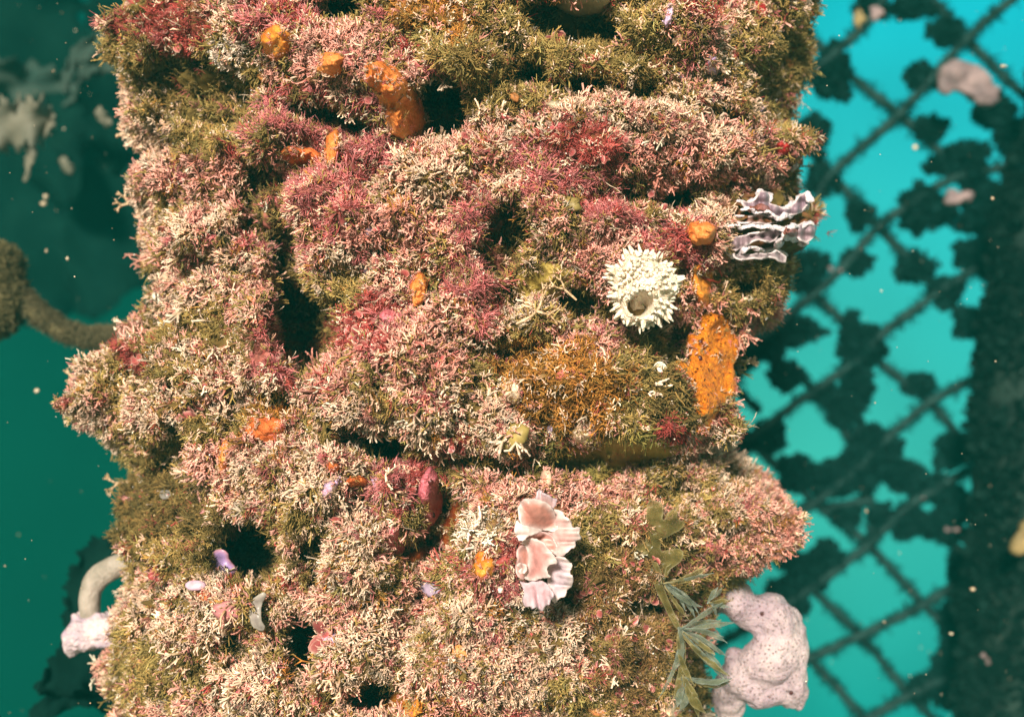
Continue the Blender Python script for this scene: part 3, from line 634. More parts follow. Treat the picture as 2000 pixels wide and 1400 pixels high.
def fuse(name, parts, mat, voxel=0.0022, smooth=6, disp=0.0, dfreq=0.02):
    """join tubes/balls into one continuous skin: voxel remesh, smooth, ruffle; baked to a plain mesh"""
    Vs, Fs, off = [], [], 0
    for v, f in parts: Vs.append(v); Fs.append(f + off); off += len(v)
    Va = np.concatenate(Vs); c0 = Va.mean(0); o = mesh_np(name, Va - c0, np.concatenate(Fs), mat)
    rm = o.modifiers.new('r', 'REMESH'); rm.mode = 'VOXEL'; rm.voxel_size = voxel
    sm = o.modifiers.new('s', 'SMOOTH'); sm.iterations = smooth; sm.factor = 0.6
    dg = bpy.context.evaluated_depsgraph_get(); me = bpy.data.meshes.new_from_object(o.evaluated_get(dg)); o.modifiers.clear()
    n_ = len(me.vertices); co = np.empty(n_ * 3, np.float32); me.vertices.foreach_get('co', co); co = co.reshape(-1, 3)
    no_ = np.empty(n_ * 3, np.float32); me.vertices.foreach_get('normal', no_); no_ = no_.reshape(-1, 3)
    if disp: co = co + no_ * (disp * (fbm(co.astype(float), 1 / dfreq, 5) + .5 * vnoise(co.astype(float), 3.5 / dfreq, 9)))[:, None]
    me.vertices.foreach_set('co', co.ravel().astype(np.float32)); me.polygons.foreach_set('use_smooth', np.ones(len(me.polygons), bool))
    me.materials.clear(); me.materials.append(mat); me.update(); o.data = me; me.name = name; o.location = c0
    return o
def ball(c, rx_, ry_=None, rz_=None, k=14):
    ry_ = ry_ or rx_; rz_ = rz_ or rx_; Vs, Fs = [], []
    for i in range(k + 1):
        p = math.pi * i / k
        for j in range(2 * k): t = math.pi * j / k; Vs.append((c[0] + rx_ * math.sin(p) * math.cos(t), c[1] + ry_ * math.sin(p) * math.sin(t), c[2] + rz_ * math.cos(p)))
    for i in range(k):
        for j in range(2 * k): j2_ = (j + 1) % (2 * k); Fs.append((i * 2 * k + j, i * 2 * k + j2_, (i + 1) * 2 * k + j2_, (i + 1) * 2 * k + j))
    return np.array(Vs), np.array(Fs)
def tpart(pts, rad, **k): return tube(pts, rad, None, None, None, **k)
pxr = lambda r_, y=-0.1: r_ / PXM * (y + CAMD) / CAMD

# ------------------------------------------------------------------ spiny white sponge
def spiny():
    l_, nn = hit(1300, 620); l2, _ = hit(1215, 520); yb = min(l_.y, l2.y) - 0.006
    c = at(1256, 564, yb); Rr = pxr(66, yb)
    root = thing('spiny_sponge', 'white spiny round sponge with one dark round opening, right of centre', 'sponge', c)
    nr, na = 34, 84; Vs = []; 
    hx, hz = pxr(-11, yb), pxr(-33, yb); hr = pxr(21, yb)
    for i in range(nr + 1):
        r_ = i / nr
        for j in range(na):
            a = 2 * math.pi * j / na; kk = 1 + (.07 * math.sin(3 * a + 1) + .05 * math.sin(5 * a) + .05 * math.sin(9 * a + 2)) * r_; x = Rr * r_ * math.cos(a) * .93 * kk; z = Rr * r_ * math.sin(a) * 1.05 * kk
            y = -0.020 * math.sqrt(max(0, 1 - r_ ** 2.6))
            dh = math.hypot(x - hx, z - hz) / hr
            if dh < 1.35: y += (0.024 if dh < 0.9 else 0.024 * max(0, (1.35 - dh) / .45) ** 1.5) - 0.002
            Vs.append((x, y + 0.004 * (r_ > .98), z))
    Vs = np.array(Vs); Vs[:, 1] += 0.0035 * vnoise(Vs, 110, 14) + 0.0018 * vnoise(Vs, 300, 4) + 0.0007 * vnoise(Vs, 700, 5)
    Fs = [(i * na + j, i * na + (j + 1) % na, (i + 1) * na + (j + 1) % na, (i + 1) * na + j) for i in range(nr) for j in range(na)]
    M['white'] = mat_flesh('white_sponge_skin', srgb(225,200,170), srgb(255,246,228), 380, 0.6, 1.0, 700, c3=(1, .97, .9), sss=0.2)
    mesh_np('body', Vs, np.array(Fs), M['white'], root)
    bm = bmesh.new()
    for q in range(200):
        if q < 70: r_ = U(.90, 1.0); a = 2 * math.pi * (q + U(-.4, .4)) / 70; ln = random.choice((.0018, .003, .0045, .0062)) * U(.8, 1.2)
        else: r_ = math.sqrt(U(0, .8)); a = U(0, 6.283); ln = U(.0012, .0030)
        kk = 1 + (.07 * math.sin(3 * a + 1) + .05 * math.sin(5 * a) + .05 * math.sin(9 * a + 2)) * r_; x = Rr * .93 * r_ * math.cos(a) * kk; z = Rr * 1.05 * r_ * math.sin(a) * kk; dh = math.hypot(x - hx, z - hz) / hr
        if dh < 1.12: continue
        y = -0.020 * math.sqrt(max(0, 1 - r_ ** 2.6))
        d_ = Vector((math.cos(a) * r_ ** 2, -1.05 + r_ ** 2 * .95, math.sin(a) * r_ ** 2)) + Vector((U(-.25, .25), U(-.25, .25), U(-.25, .25))); d_.normalize()
        rb = U(.0013, .0024) if q < 70 else U(.0008, .0017); ret = bmesh.ops.create_cone(bm, segments=6, radius1=rb, radius2=rb * U(.08, .35), depth=ln, cap_ends=True)
        bmesh.ops.transform(bm, verts=ret['verts'], matrix=Matrix.Translation(Vector((x, y, z)) + d_ * ln * .40) @ d_.to_track_quat('Z', 'Y').to_matrix().to_4x4())
    me = bpy.data.meshes.new('spines'); bm.to_mesh(me); bm.free(); me.materials.append(M['white']); o = bpy.data.objects.new('spines', me); C.objects.link(o); o.parent = root
    for p in me.polygons: p.use_smooth = True
    dk = mat_flesh('sponge_opening', srgb(90,70,35), srgb(150,125,70), 300, 0.5, 0.3)
    v, f = ball((hx, 0.006, hz), hr * 1.25, 0.002, hr * 1.25); mesh_np('osculum', v, f, dk, root)
spiny()

# ------------------------------------------------------------------ thin living plates traced as outlines, then bent in depth
from mathutils.geometry import delaunay_2d_cdt
def chaikin(pl, n=2, jag=0.0, rs=random):
    pl = np.array(pl, float)
    for _ in range(n):
        nx = np.roll(pl, -1, 0); pl = np.stack([pl * .75 + nx * .25, pl * .25 + nx * .75], 1).reshape(-1, 2)
    if jag: pl = pl + np.array([[rs.uniform(-jag, jag), rs.uniform(-jag, jag)] for _ in pl])
    return pl
def plate(name, poly, yb, depth, rimc, inc, mat, parent, rimw=14, jag=0.0, step=3.2, thick=.0007, cs_=2, seed=0, nozzle=None):
    """depth(x, y, dist) gives metres towards the camera"""
    rs = random.Random(seed); pl = chaikin(poly, cs_, jag, rs); m_ = len(pl); x0, y0 = pl.min(0); x1, y1 = pl.max(0)
    X, Y = np.meshgrid(np.arange(x0, x1, step), np.arange(y0, y1, step)); X = X.ravel() + rng.uniform(-.4, .4, X.size); Y = Y.ravel() + rng.uniform(-.4, .4, Y.size)
    ins = in_poly(X, Y, pl); X, Y = X[ins], Y[ins]
    def dist(X, Y):
        dd = np.full(len(X), 1e9)
        for i in range(m_):
            a, b = pl[i], pl[(i + 1) % m_]; ab = b - a; t = np.clip(((X - a[0]) * ab[0] + (Y - a[1]) * ab[1]) / (ab @ ab + 1e-9), 0, 1)
            dd = np.minimum(dd, np.hypot(X - a[0] - t * ab[0], Y - a[1] - t * ab[1]))
        return dd
    dd = dist(X, Y); k_ = dd > step * .45; X, Y = X[k_], Y[k_]
    pts = [Vector((float(a), float(b))) for a, b in pl] + [Vector((float(a), float(b))) for a, b in zip(X, Y)]
    vo, _, fo, *_r = delaunay_2d_cdt(pts, [(i, (i + 1) % m_) for i in range(m_)], [], 1, 1e-4)
    A = np.array([(v.x, v.y) for v in vo]); F_ = np.array([f for f in fo if len(f) == 3])
    d_ = dist(A[:, 0], A[:, 1]); y_ = yb - depth(A[:, 0], A[:, 1], d_)
    sc_ = (y_ + CAMD) / CAMD / PXM; PV = np.stack([(A[:, 0] - 1000) * sc_, y_, (700 - A[:, 1]) * sc_], -1)
    k = np.clip(1 - d_ / rimw, 0, 1)[:, None] ** 1.2; col = np.array(inc) * (1 - k) + np.array(rimc) * k
    c0 = np.array(parent.location) if parent is not None else PV.mean(0)
    o = mesh_np(name, PV - c0, F_, mat, None, col); s_ = o.modifiers.new('t', 'SOLIDIFY'); s_.thickness = thick; s_.offset = 0
    if parent is not None: o.parent = parent
    else: o.location = c0
    return o
# ------------------------------------------------------------------ frilly pink growth
M['frill'] = mat_attr('frilled_plate', 0.35, 0.45, 0.35)
lf, _ = hit(1150, 1075); lf2, _ = hit(1000, 1075); yf = min(lf.y, lf2.y) - 0.002
root = thing('frilly_bryozoan', 'frilly pale pink lace like growth with torn white rims, lower middle of the pile', 'bryozoan', at(1060, 1075, yf))
WHT, LIL, SAL, DSL, PNK = (.86, .74, .72), (.68, .56, .62), (.68, .32, .26), (.45, .13, .08), (.76, .50, .48)
def bend(cx_, cy_, dx, dy, base, lift, rip, rf=.16, rph=0):
    """rises from (cx,cy) along direction (dx,dy); ripples grow to the rim"""
    l_ = math.hypot(dx, dy)
    def f(x, y, d_):
        t = ((x - cx_) * dx + (y - cy_) * dy) / l_ / l_; tc = np.clip(t, 0, 1.3); sside = (-(x - cx_) * dy + (y - cy_) * dx) / l_
        return base + lift * np.sin(tc * 1.75) + rip * tc ** 1.5 * (np.sin(sside * rf + rph) + .4 * np.sin(sside * rf * 2.3 + rph * 2)) + .0012 * np.exp(-d_ / 4)
    return f
PET = [ # polygon, bend, rim, inner
 ([(1078,992),(1098,998),(1104,1010),(1116,1016),(1116,1030),(1135,1029),(1130,1040),(1138,1052),(1122,1055),(1126,1068),(1110,1072),(1104,1084),(1088,1088),(1072,1072),(1066,1045),(1070,1015)], bend(1060,1040,60,0,.000,.010,.0030,.20,1), WHT, PNK),
 ([(1040,990),(1048,968),(1053,951),(1060,964),(1072,966),(1080,974),(1087,972),(1085,988),(1078,998),(1058,1000)], bend(1060,1010,0,-50,.002,.010,.0024,.22,0), LIL, PNK),
 ([(1075,1085),(1102,1088),(1112,1098),(1120,1102),(1112,1118),(1120,1128),(1117,1146),(1106,1150),(1104,1166),(1092,1166),(1084,1180),(1074,1168),(1068,1130)], bend(1055,1120,58,8,.001,.010,.0032,.17,2), WHT, LIL),
 ([(1020,1046),(1045,1036),(1078,1042),(1094,1075),(1075,1080),(1045,1062),(1022,1060)], bend(1030,1050,60,10,.003,.003,.001,.1,0), PNK, DSL),
 ([(1008,1070),(1030,1062),(1040,1090),(1032,1130),(1014,1132),(1004,1110),(1012,1096)], bend(1030,1100,-30,0,.004,.004,.002,.1,0), PNK, SAL),
 ([(1011,992),(1016,980),(1024,973),(1045,974),(1068,980),(1080,992),(1086,1008),(1092,1026),(1086,1040),(1062,1034),(1036,1032),(1016,1024)], bend(1062,1034,-34,-44,.006,.014,.0022,.13,0), WHT, SAL),
 ([(1004,1024),(1010,1014),(1018,1024),(1034,1028),(1064,1034),(1046,1042),(1032,1046),(1020,1058),(1010,1052),(1006,1040)], bend(1060,1034,-50,4,.012,.010,.0016,.2,1), WHT, WHT),
 ([(1018,1060),(1028,1052),(1046,1051),(1062,1060),(1074,1074),(1084,1086),(1090,1102),(1078,1100),(1066,1108),(1070,1120),(1078,1128),(1058,1128),(1042,1134),(1022,1132),(1030,1108),(1032,1082),(1028,1066)], bend(1024,1100,56,-6,.008,.012,.0022,.10,1), WHT, (.66,.33,.31)),
 ([(1013,1132),(1022,1138),(1034,1138),(1050,1130),(1062,1134),(1074,1146),(1084,1164),(1076,1170),(1072,1182),(1064,1182),(1058,1196),(1048,1184),(1040,1190),(1034,1182),(1024,1188),(1020,1170),(1026,1156)], bend(1040,1130,8,56,.010,.010,.0034,.19,0), LIL, (.64,.42,.47)),
 ([(1008,1104),(1016,1098),(1028,1102),(1030,1114),(1022,1122),(1012,1118),(1018,1110)], bend(1020,1110,-10,0,.014,.004,.001,.2,0), WHT, SAL)]
for i, (pl, bd, rc, ic) in enumerate(PET): plate('petal', pl, yf, bd, rc, ic, M['frill'], root, 13, 1.1, seed=i)

# ------------------------------------------------------------------ folded oyster with zigzag lips
M['lip'] = mat_flesh('oyster_lip', srgb(200,185,200), srgb(250,240,240), 420, 0.45, 1.0, 900, sss=.1)
M['valve'] = mat_flesh('oyster_valve', srgb(110,60,40), srgb(165,110,110), 120, 0.5, 0.8, c3=srgb(190,150,160))
def oyster(label, lips, body):
    l_, _ = hit(*body[0]); yb = (l_.y if l_ else -0.06)
    c = at(*body[0], yb); root = thing('folded_oyster', label, 'oyster', c)
    for k, (pl, r_) in enumerate(lips):
        rs = random.Random(k); pts = []; rad = []
        for (a, b) in zip(pl[:-1], pl[1:]):
            for t in (0, .25, .5, .75):
                x = a[0] + (b[0] - a[0]) * t; y = a[1] + (b[1] - a[1]) * t; h_, _ = hit(x, y)
                yy = min(h_.y, yb + 0.03) if h_ else yb + 0.02
                pts.append(at(x + rs.uniform(-2, 2), y + rs.uniform(-2.5, 2.5), yy - 0.010 - rs.uniform(0, .002))); rad.append(pxr(r_) * rs.uniform(.7, 1.35))
        ys = np.array([p[1] for p in pts]); ys = np.convolve(np.pad(ys, 3, mode='edge'), np.ones(7) / 7, 'valid')
        for p, y_ in zip(pts, ys): p[1] = y_
        tube(pts, rad, M['lip'], 'shell_lip', root, seg=9, sub=3, wob=.35, wf=500, seed=k, flat=1.8)
    o = build_crust('valve', '', None, body, 8, 'valve', None, None, .5)
    if o:
        del o['label']; under(o, root)
    return root
oyster('folded oyster with white crinkled zigzag lips, upper one at the right edge of the pile',
       [([(1440,392),(1462,400),(1478,388),(1484,374),(1500,384),(1496,400),(1514,410),(1534,412),(1548,400),(1562,388),(1578,376),(1584,398)], 3.6),
        ([(1450,408),(1474,412),(1500,414),(1520,424),(1545,420),(1566,406),(1580,400)], 3.0)], [(1462,404),(1490,392),(1530,412),(1566,402),(1574,410),(1555,416),(1520,420),(1480,412)])
oyster('folded oyster with grey white zigzag lips, lower one at the right edge under the other',
       [([(1414,480),(1420,492),(1434,500),(1450,492),(1462,482),(1478,486),(1500,490),(1518,484),(1526,470),(1534,458),(1550,468),(1566,478),(1584,474)], 3.4),
        ([(1420,440),(1445,446),(1470,440),(1500,442),(1530,448),(1560,440),(1588,436)], 3.0),
        ([(1518,484),(1534,498),(1530,514)], 2.4)], [(1536,456),(1552,446),(1580,446),(1586,462),(1572,472),(1550,466)])
oyster('small white curled shell rim above the two folded oysters', [([(1532,318),(1540,304),(1552,300),(1556,318),(1550,330),(1540,322)], 2.8)], [(1536,300),(1556,298),(1558,330),(1540,332)])

oy = [o for o in C.objects if o.name.startswith('folded_oyster')]
ya, yb_ = hit(1445, 440)[0].y, (hit(1560, 430)[0] or Vector((0, -.03, 0))).y
def slope(base, rip, ph): return lambda x, y, d_: -(yb_ - ya) * np.clip((x - 1445) / 115, 0, 1.3) ** 1.5 + base + rip * np.sin(x * .30 + ph) + .7 * rip * np.sin(y * .25 + ph * 2) + .0010 * np.exp(-d_ / 3)
OP = [(0, [(1444,388),(1462,398),(1476,386),(1484,370),(1500,378),(1500,392),(1516,404),(1535,406),(1550,398),(1560,383),(1576,372),(1584,392),(1572,410),(1547,422),(1520,428),(1498,418),(1475,414),(1455,410)], .011, (.34,.24,.30)),
 (0, [(1424,418),(1450,424),(1480,416),(1502,424),(1524,430),(1505,440),(1470,436),(1436,438)], .008, (.30,.15,.12)),
 (1, [(1408,474),(1422,478),(1432,492),(1448,486),(1462,474),(1480,470),(1500,474),(1518,468),(1530,452),(1548,458),(1564,470),(1580,474),(1592,456),(1592,436),(1575,432),(1555,438),(1530,444),(1500,450),(1470,454),(1440,462)], .009, (.36,.26,.30)),
 (1, [(1432,492),(1450,500),(1476,494),(1500,496),(1520,488),(1536,500),(1532,516),(1522,512),(1510,500),(1480,506),(1450,510),(1434,506)], .007, (.30,.24,.26))]
for i, (w_, pl, b_, ic) in enumerate(OP): plate('shell_fold', pl, ya, slope(b_, .0022, i * 2.1), (.86,.76,.78), ic, M['frill'], oy[w_], 4, 2.4, 2.4, .0009, 1, seed=i)
# ------------------------------------------------------------------ pores, buttons, shells and knobs on the pile
def knob(name, label, cat, px_, py_, rx_, ry_, mat, h=None, out=.35, disp=.0006, group=None):
    l_, nn = hit(px_, py_)
    if l_ is None: l_ = Vector(at(px_, py_, -0.02)); nn = Vector((0, -1, 0))
    a, b = pxr(rx_, l_.y), pxr(ry_, l_.y); h = h or (a + b) / 2
    v, f = ball((0, 0, 0), a, h, b, 12); v = v * (1 + disp / max(a, .001) * (vnoise(v, 260, 3) + .6 * vnoise(v, 600, 4)))[:, None]
    o = mesh_np(name, v, f, mat); o.location = l_ + Vector((0, -1, 0)) * h * out; return tag(o, label, cat, group)
M['chalk'] = mat_flesh('chalk_white_shell', srgb(235,228,205), srgb(255,250,235), 200, .5, .3, sss=0)
M['pore'] = mat_flesh('dark_pore', srgb(40,10,12), srgb(70,20,18), 200, .4, .1, sss=0)
M['lilacshell'] = mat_flesh('purple_shell', srgb(150,125,180), srgb(205,175,205), 60, .35, .25, c3=srgb(225,205,215))
M['greyshell'] = mat_flesh('grey_shell', srgb(150,140,135), srgb(195,188,180), 60, .35, .2)
knob('barnacle', 'round chalk white barnacle dot on the green right end of the rusty mound', 'barnacle', 1285, 720, 13, 14, M['chalk'], out=2.6, disp=.0002)
knob('barnacle', 'tiny white dot left of the lower frilly pink plate', 'barnacle', 977, 1148, 6, 7, M['chalk'], out=2.6, disp=.0001)
knob('barnacle', 'small white ringed barnacle among lilac patches at upper right', 'barnacle', 1442, 124, 10, 11, M['chalk'], out=1.6)
knob('white_sponge', 'white rounded knob on the left outline of the pile above the shoulder', 'sponge', 322, 578, 22, 20, M['chalk'], out=.2)
for (x, y, r_, lb) in ((841, 941, 5, 'upper dark pore of the tall pink sponge finger'), (846, 1006, 4.5, 'lower dark pore of the tall pink sponge finger'), (1368, 668, 4.5, 'upper dark pore in the orange tube sponge'), (1367, 700, 5, 'lower dark pore in the orange tube sponge')):
    host = [o for o in C.objects if o.name.startswith('pink_sponge' if x < 1000 else 'orange_sponge')][0]
    dg = bpy.context.evaluated_depsgraph_get(); ev = host.evaluated_get(dg); mi = host.matrix_world.inverted() if False else Matrix.Translation(-Vector(host.location))
    ok, lc, nr_, _ = ev.ray_cast(mi @ Vector((0, -CAMD, 0)), ray(x, y))
    if ok:
        v, f = ball((0, 0, 0), pxr(r_), .0008, pxr(r_ * 1.15), 8); o = mesh_np('pore', v, f, M['pore']); o.location = lc; o.parent = host
def shell_piece(label, poly, cols, name='shell_fragment', cat='shell', lift=.008):
    l_, _ = hit(*np.mean(poly, 0)); l2, _ = hit(poly[0][0], poly[0][1]); yb = min(l_.y, l2.y if l2 else l_.y) - lift; cx_, cy_ = np.mean(poly, 0)
    o = plate(name, poly, yb, lambda x, y, d_: .0016 * np.sin((x - cx_) * .09 + 1) + .0012 * np.sin((y - cy_) * .12) + .0009 * np.minimum(d_, 6) / 6, cols[0], cols[1], M['frill'], None, 9, .9, 2.6, .0007, 1, seed=len(label))
    return tag(o, label, cat)
shell_piece('ragged purple lilac shell fragment at the rim of the dark lower left hollow', [(412,1080),(428,1070),(444,1076),(448,1094),(466,1112),(456,1120),(454,1136),(440,1146),(420,1140),(412,1118),(406,1100)], (srgb(205,150,160), srgb(178,150,205)), lift=.032)
shell_piece('pale lilac flat shell chip just left of the larger purple fragment', [(360,1142),(374,1132),(396,1134),(404,1144),(392,1152),(370,1152)], (srgb(220,190,215), srgb(225,195,205)), lift=.015)
shell_piece('grey translucent crescent shell standing in the lower left turf', [(512,1155),(522,1160),(512,1180),(508,1205),(520,1228),(508,1232),(492,1222),(485,1198),(490,1172)], (srgb(185,180,170), srgb(160,150,145)), lift=.010)
shell_piece('pale grey chip in the dark olive growth on the lower left', [(312,958),(330,956),(336,968),(324,976),(312,972)], (srgb(150,145,140), srgb(130,125,120)), lift=.008)

# thin red threads over the yellow sponge
M['thread'] = mat_flesh('dark_red_thread', srgb(95,22,15), srgb(140,45,25), 200, .5, .2, sss=0)
ry = hit(1374, 556)[0].y - 0.016
t_ = thing('brittle_star', 'thin dark red brittle star arms crossing the yellow sponge', 'brittle star', at(1376, 530, ry))
for pl in ([(1376,522),(1372,538),(1380,545),(1392,548),(1404,552),(1408,545)], [(1376,522),(1364,530),(1360,545),(1362,565)], [(1376,522),(1390,528),(1402,522),(1410,540)], [(1376,522),(1372,508),(1362,500),(1352,505)], [(1366,540),(1376,543),(1388,550)]):
    tube([at(x, y, ry + .004 * (i > 3)) for i, (x, y) in enumerate(pl)], [pxr(1.9)] * (len(pl) - 1) + [pxr(.8)], M['thread'], 'arm', t_, seg=6, sub=4, wob=.2, wf=400)

# ------------------------------------------------------------------ big pinkish lobed sponge, lower right
M['bigsponge'] = mat_flesh('pinkish_grey_sponge', srgb(165,145,156), srgb(204,186,188), 40, 0.6, 1.0, 800, 480, srgb(128,108,98), c3=srgb(212,198,190), sss=.25)
yS = -0.045
sp = lambda L_, rs: tpart([at(x, y, yS + dy) for x, y, dy in L_], [pxr(r_, yS) for r_ in rs], seg=18, sub=5, wob=.08, wf=60)
parts = [sp([(1395,1175,.03),(1430,1168,0),(1460,1190,0),(1505,1205,0),(1530,1250,0),(1535,1300,0),(1540,1345,0)], (24,33,34,44,44,42,38)),
         sp([(1540,1345,0),(1500,1335,0),(1455,1325,.0),(1430,1330,.01),(1415,1360,.02)], (36,42,40,34,28)),
         sp([(1535,1260,0),(1500,1290,-.005),(1455,1300,0),(1436,1285,.004)], (42,52,34,22)),
         (ball(at(1440,1160,yS), pxr(30))), sp([(1480,1350,0),(1475,1372,.0),(1478,1384,0)], (24,14,4)), sp([(1556,1352,0),(1560,1374,0)], (22,14)), sp([(1430,1345,.01),(1425,1390,.02)], (34, 30))]
o = fuse('lobed_sponge', parts, M['bigsponge'], .0019, 4, .0026, .013)
tag(o, 'large pinkish grey C shaped lobed sponge sticking out at the lower right of the pile', 'sponge')
big = o
def pore_on(host, x, y, r_, mat=M['pore']):
    dg = bpy.context.evaluated_depsgraph_get(); ev = host.evaluated_get(dg)
    ok, lc, nr_, _ = ev.ray_cast(Vector((0, -CAMD, 0)) - Vector(host.location), ray(x, y))
    if ok:
        v, f = ball((0, 0, 0), pxr(r_), .0010, pxr(r_), 8); q = mesh_np('pore', v, f, mat); q.location = lc; q.parent = host
pore_on(big, 1545, 1352, 5); pore_on(big, 1489, 1198, 5)

# ------------------------------------------------------------------ arched finger sponge and lilac knob, lower left
M['finger'] = mat_flesh('beige_finger_sponge', srgb(128,120,108), srgb(170,158,148), 60, .6, .5, 500, sss=.2)
M['lilacknob'] = mat_flesh('lilac_white_sponge', srgb(165,145,165), srgb(215,195,195), 50, .55, 1.0, 420, c3=srgb(240,224,210), sss=.25, dist=.003)
yL = -0.02
sp2 = lambda L_, rs: tpart([at(x, y, yL + dy) for x, y, dy in L_], [pxr(r_, yL) for r_ in rs], seg=16, sub=5, wob=.08, wf=60)
o = fuse('finger_sponge', [sp2([(250,1095,.0),(222,1108,0),(195,1125,0),(177,1155,0),(176,1190,0),(178,1225,.005)], (23,24,23,21,20,20))], M['finger'], .0016, 5, .0005, .012)
tag(o, 'beige finger sponge arching out from the lower left side of the pile', 'sponge')
o = fuse('lilac_sponge', [sp2([(280,1235,.02),(235,1232,0),(190,1232,0),(160,1240,-.002),(148,1250,0)], (34,36,35,34,26)), sp2([(150,1255,0),(142,1270,0)], (20,14)), sp2([(160,1212,0),(150,1205,0)], (18,10))], M['lilacknob'], .0015, 3, .0022, .007)
tag(o, 'stubby lilac and cream furrowed sponge poking left below the finger sponge', 'sponge')
o = fuse('grey_sea_squirt', [(ball(at(225, 1280, .0), pxr(34), .014, pxr(28)))], M['finger'], .002, 3, .001, .02)
tag(o, 'dull grey smooth lump tucked under the lilac sponge', 'sea squirt')

# ------------------------------------------------------------------ forked olive algae, lower right
M['forked'] = mat_attr('forked_olive_blade', 0.4, 0.4, 0.5, glass=.5)
yA = min(hit(1290, 1080)[0].y, hit(1300, 1160)[0].y, hit(1320, 1230)[0].y) - .015
OLV, OLR, OLG = (.26, .22, .075), (.50, .44, .24), (.26, .30, .22)
def wave(b, dx=0.0, dy=0.0, amp=.003, f=.07, ph=0): return lambda x, y, d_: b + dx * (x - 1300) * 1e-4 + dy * (y - 1150) * 1e-4 + amp * np.sin(x * f + y * f * .6 + ph) + .0012 * np.sin(y * .17 + ph)
r1 = thing('forked_algae', 'flat olive green forked blade alga rising above the lobed sponge', 'alga', at(1296, 1135, yA))
plate('blade', [(1290,1128),(1280,1100),(1262,1084),(1228,1064),(1230,1050),(1262,1064),(1260,1030),(1264,974),(1280,976),(1296,984),(1294,1010),(1296,1018),(1306,998),(1318,992),(1326,1004),(1320,1014),(1340,1018),(1332,1034),(1308,1046),(1292,1054),(1288,1076),(1305,1074),(1325,1068),(1337,1080),(1327,1100),(1304,1114),(1298,1140)], yA, wave(.002, 0, 0), OLR, OLV, M['forked'], r1, 3, .9, 2.6, .0002, 1)
r2 = thing('forked_algae', 'glassy green fan of narrow blades beside the inner curve of the lobed sponge', 'alga', at(1328, 1228, yA))
def frond(x, y, ang, ln, w_, cv, tip=2):
    """narrow curved blade with a notched or pointed end, as an outline"""
    a = R(ang); L1, R1 = [], []; n_ = 9
    for i in range(n_ + 1):
        f = i / n_; ww = w_ * (.30 + .85 * math.sin(min(1, f * 1.25) * 1.6) ** 1.5) * (1 if f < .8 else max(.15, 1 - (f - .8) * 3.6)) * U(.85, 1.15)
        L1.append((x - math.sin(a) * ww, y + math.cos(a) * ww)); R1.append((x + math.sin(a) * ww, y - math.cos(a) * ww))
        a += cv / n_; x += math.cos(a) * ln / n_; y += math.sin(a) * ln / n_
    return L1 + [(x, y)] + R1[::-1]
random.seed(77); FAN = []
for (ox, oy, a0, a1, n_, l0, l1, w_) in ((1298,1140,-12,62,9,52,96,5.5),(1328,1228,-40,18,6,70,112,6),(1328,1228,22,98,10,70,140,7),(1335,1320,10,100,8,50,90,8),(1296,1138,-150,-60,4,30,50,5),(1385,1175,-80,60,5,26,46,5)):
    for k in range(n_):
        f = (k + .5) / n_; FAN.append((frond(ox + U(-5, 5), oy + U(-5, 5), a0 + (a1 - a0) * f + U(-5, 5), U(l0, l1), w_ * U(.45, .95), U(-.9, .9)), U(.0, .012), random.choice((OLV, OLG, OLG))))
FAN.append(([(1262,1100),(1276,1110),(1292,1136),(1310,1180),(1332,1228),(1322,1232),(1300,1192),(1280,1150)], .003, OLV))
for i, (pl, b_, c_) in enumerate(FAN): plate('blade', pl, yA, wave(b_, 0, 0, .0025, .06, i * 1.7), OLR if c_ is OLV else (.34,.40,.36), c_, M['forked'], r2, 2, .7, 2.6, .0002, 1, seed=i)

# ------------------------------------------------------------------ coralline sprigs sticking out of the outline
M['sprig'] = mat_flesh('pale_sprig', srgb(160,130,90), srgb(226,196,165), 300, .6, .3, sss=0)
def sprig(label, x, y, ang, ln, seed, yb=-0.03, r0=3.2):
    rs = random.Random(seed); parts = []
    def br(x, y, a, l, r_, d):
        pts = [(x, y)]; 
        for i in range(3): a += rs.uniform(-.25, .25); x += math.cos(a) * l / 3; y += math.sin(a) * l / 3; pts.append((x, y))
        parts.append(tpart([at(p[0], p[1], yb + rs.uniform(-.002, .002)) for p in pts], [pxr(r_ * k, yb) for k in (1, 1.1, .85, .8)], seg=6, sub=2, wob=.2, wf=400))
        if d < 3:
            for s in (-1, 1): br(x, y, a + s * rs.uniform(.3, .7), l * rs.uniform(.55, .8), r_ * .82, d + 1)
    br(x, y, R(ang), ln, r0, 0)
    Vs, Fs, off = [], [], 0
    for v, f in parts: Vs.append(v); Fs.append(f + off); off += len(v)
    Va = np.concatenate(Vs); c0 = Va[0]; o = mesh_np('coralline_sprig', Va - c0, np.concatenate(Fs), M['sprig']); o.location = c0
    return tag(o, label, 'coralline alga', 'sprigs standing out from the outline of the pile')
sprig('branched pale sprig at the upper left outline of the pile beside dark water', 278, 405, 200, 26, 1)
sprig('short forked cream sprig on the left outline at the widest shoulder', 175, 752, 200, 22, 2, r0=4)
sprig('brown tipped forked sprig on the left outline below the shoulder', 252, 940, 180, 22, 3, r0=2.8)
sprig('pale sprig on the left outline near the lower corner', 240, 1325, 175, 20, 4)
sprig('short pale sprig on the left outline above the branched one', 262, 262, 170, 14, 5, r0=3.5)
sprig('thin pale sprig at the right outline beside the orange tube sponge', 1445, 705, -10, 14, 6, r0=2.6)
sprig('translucent pale sprig on the upper right outline', 1540, 180, -15, 20, 7, r0=3)
sprig('curled thin sprig at the right outline on the lower bulge', 1520, 990, -30, 14, 8, r0=2.4)
sprig('branching cream sprig in front of the olive hollow in the middle', 1010, 632, -25, 44, 9, yb=-.175, r0=3)
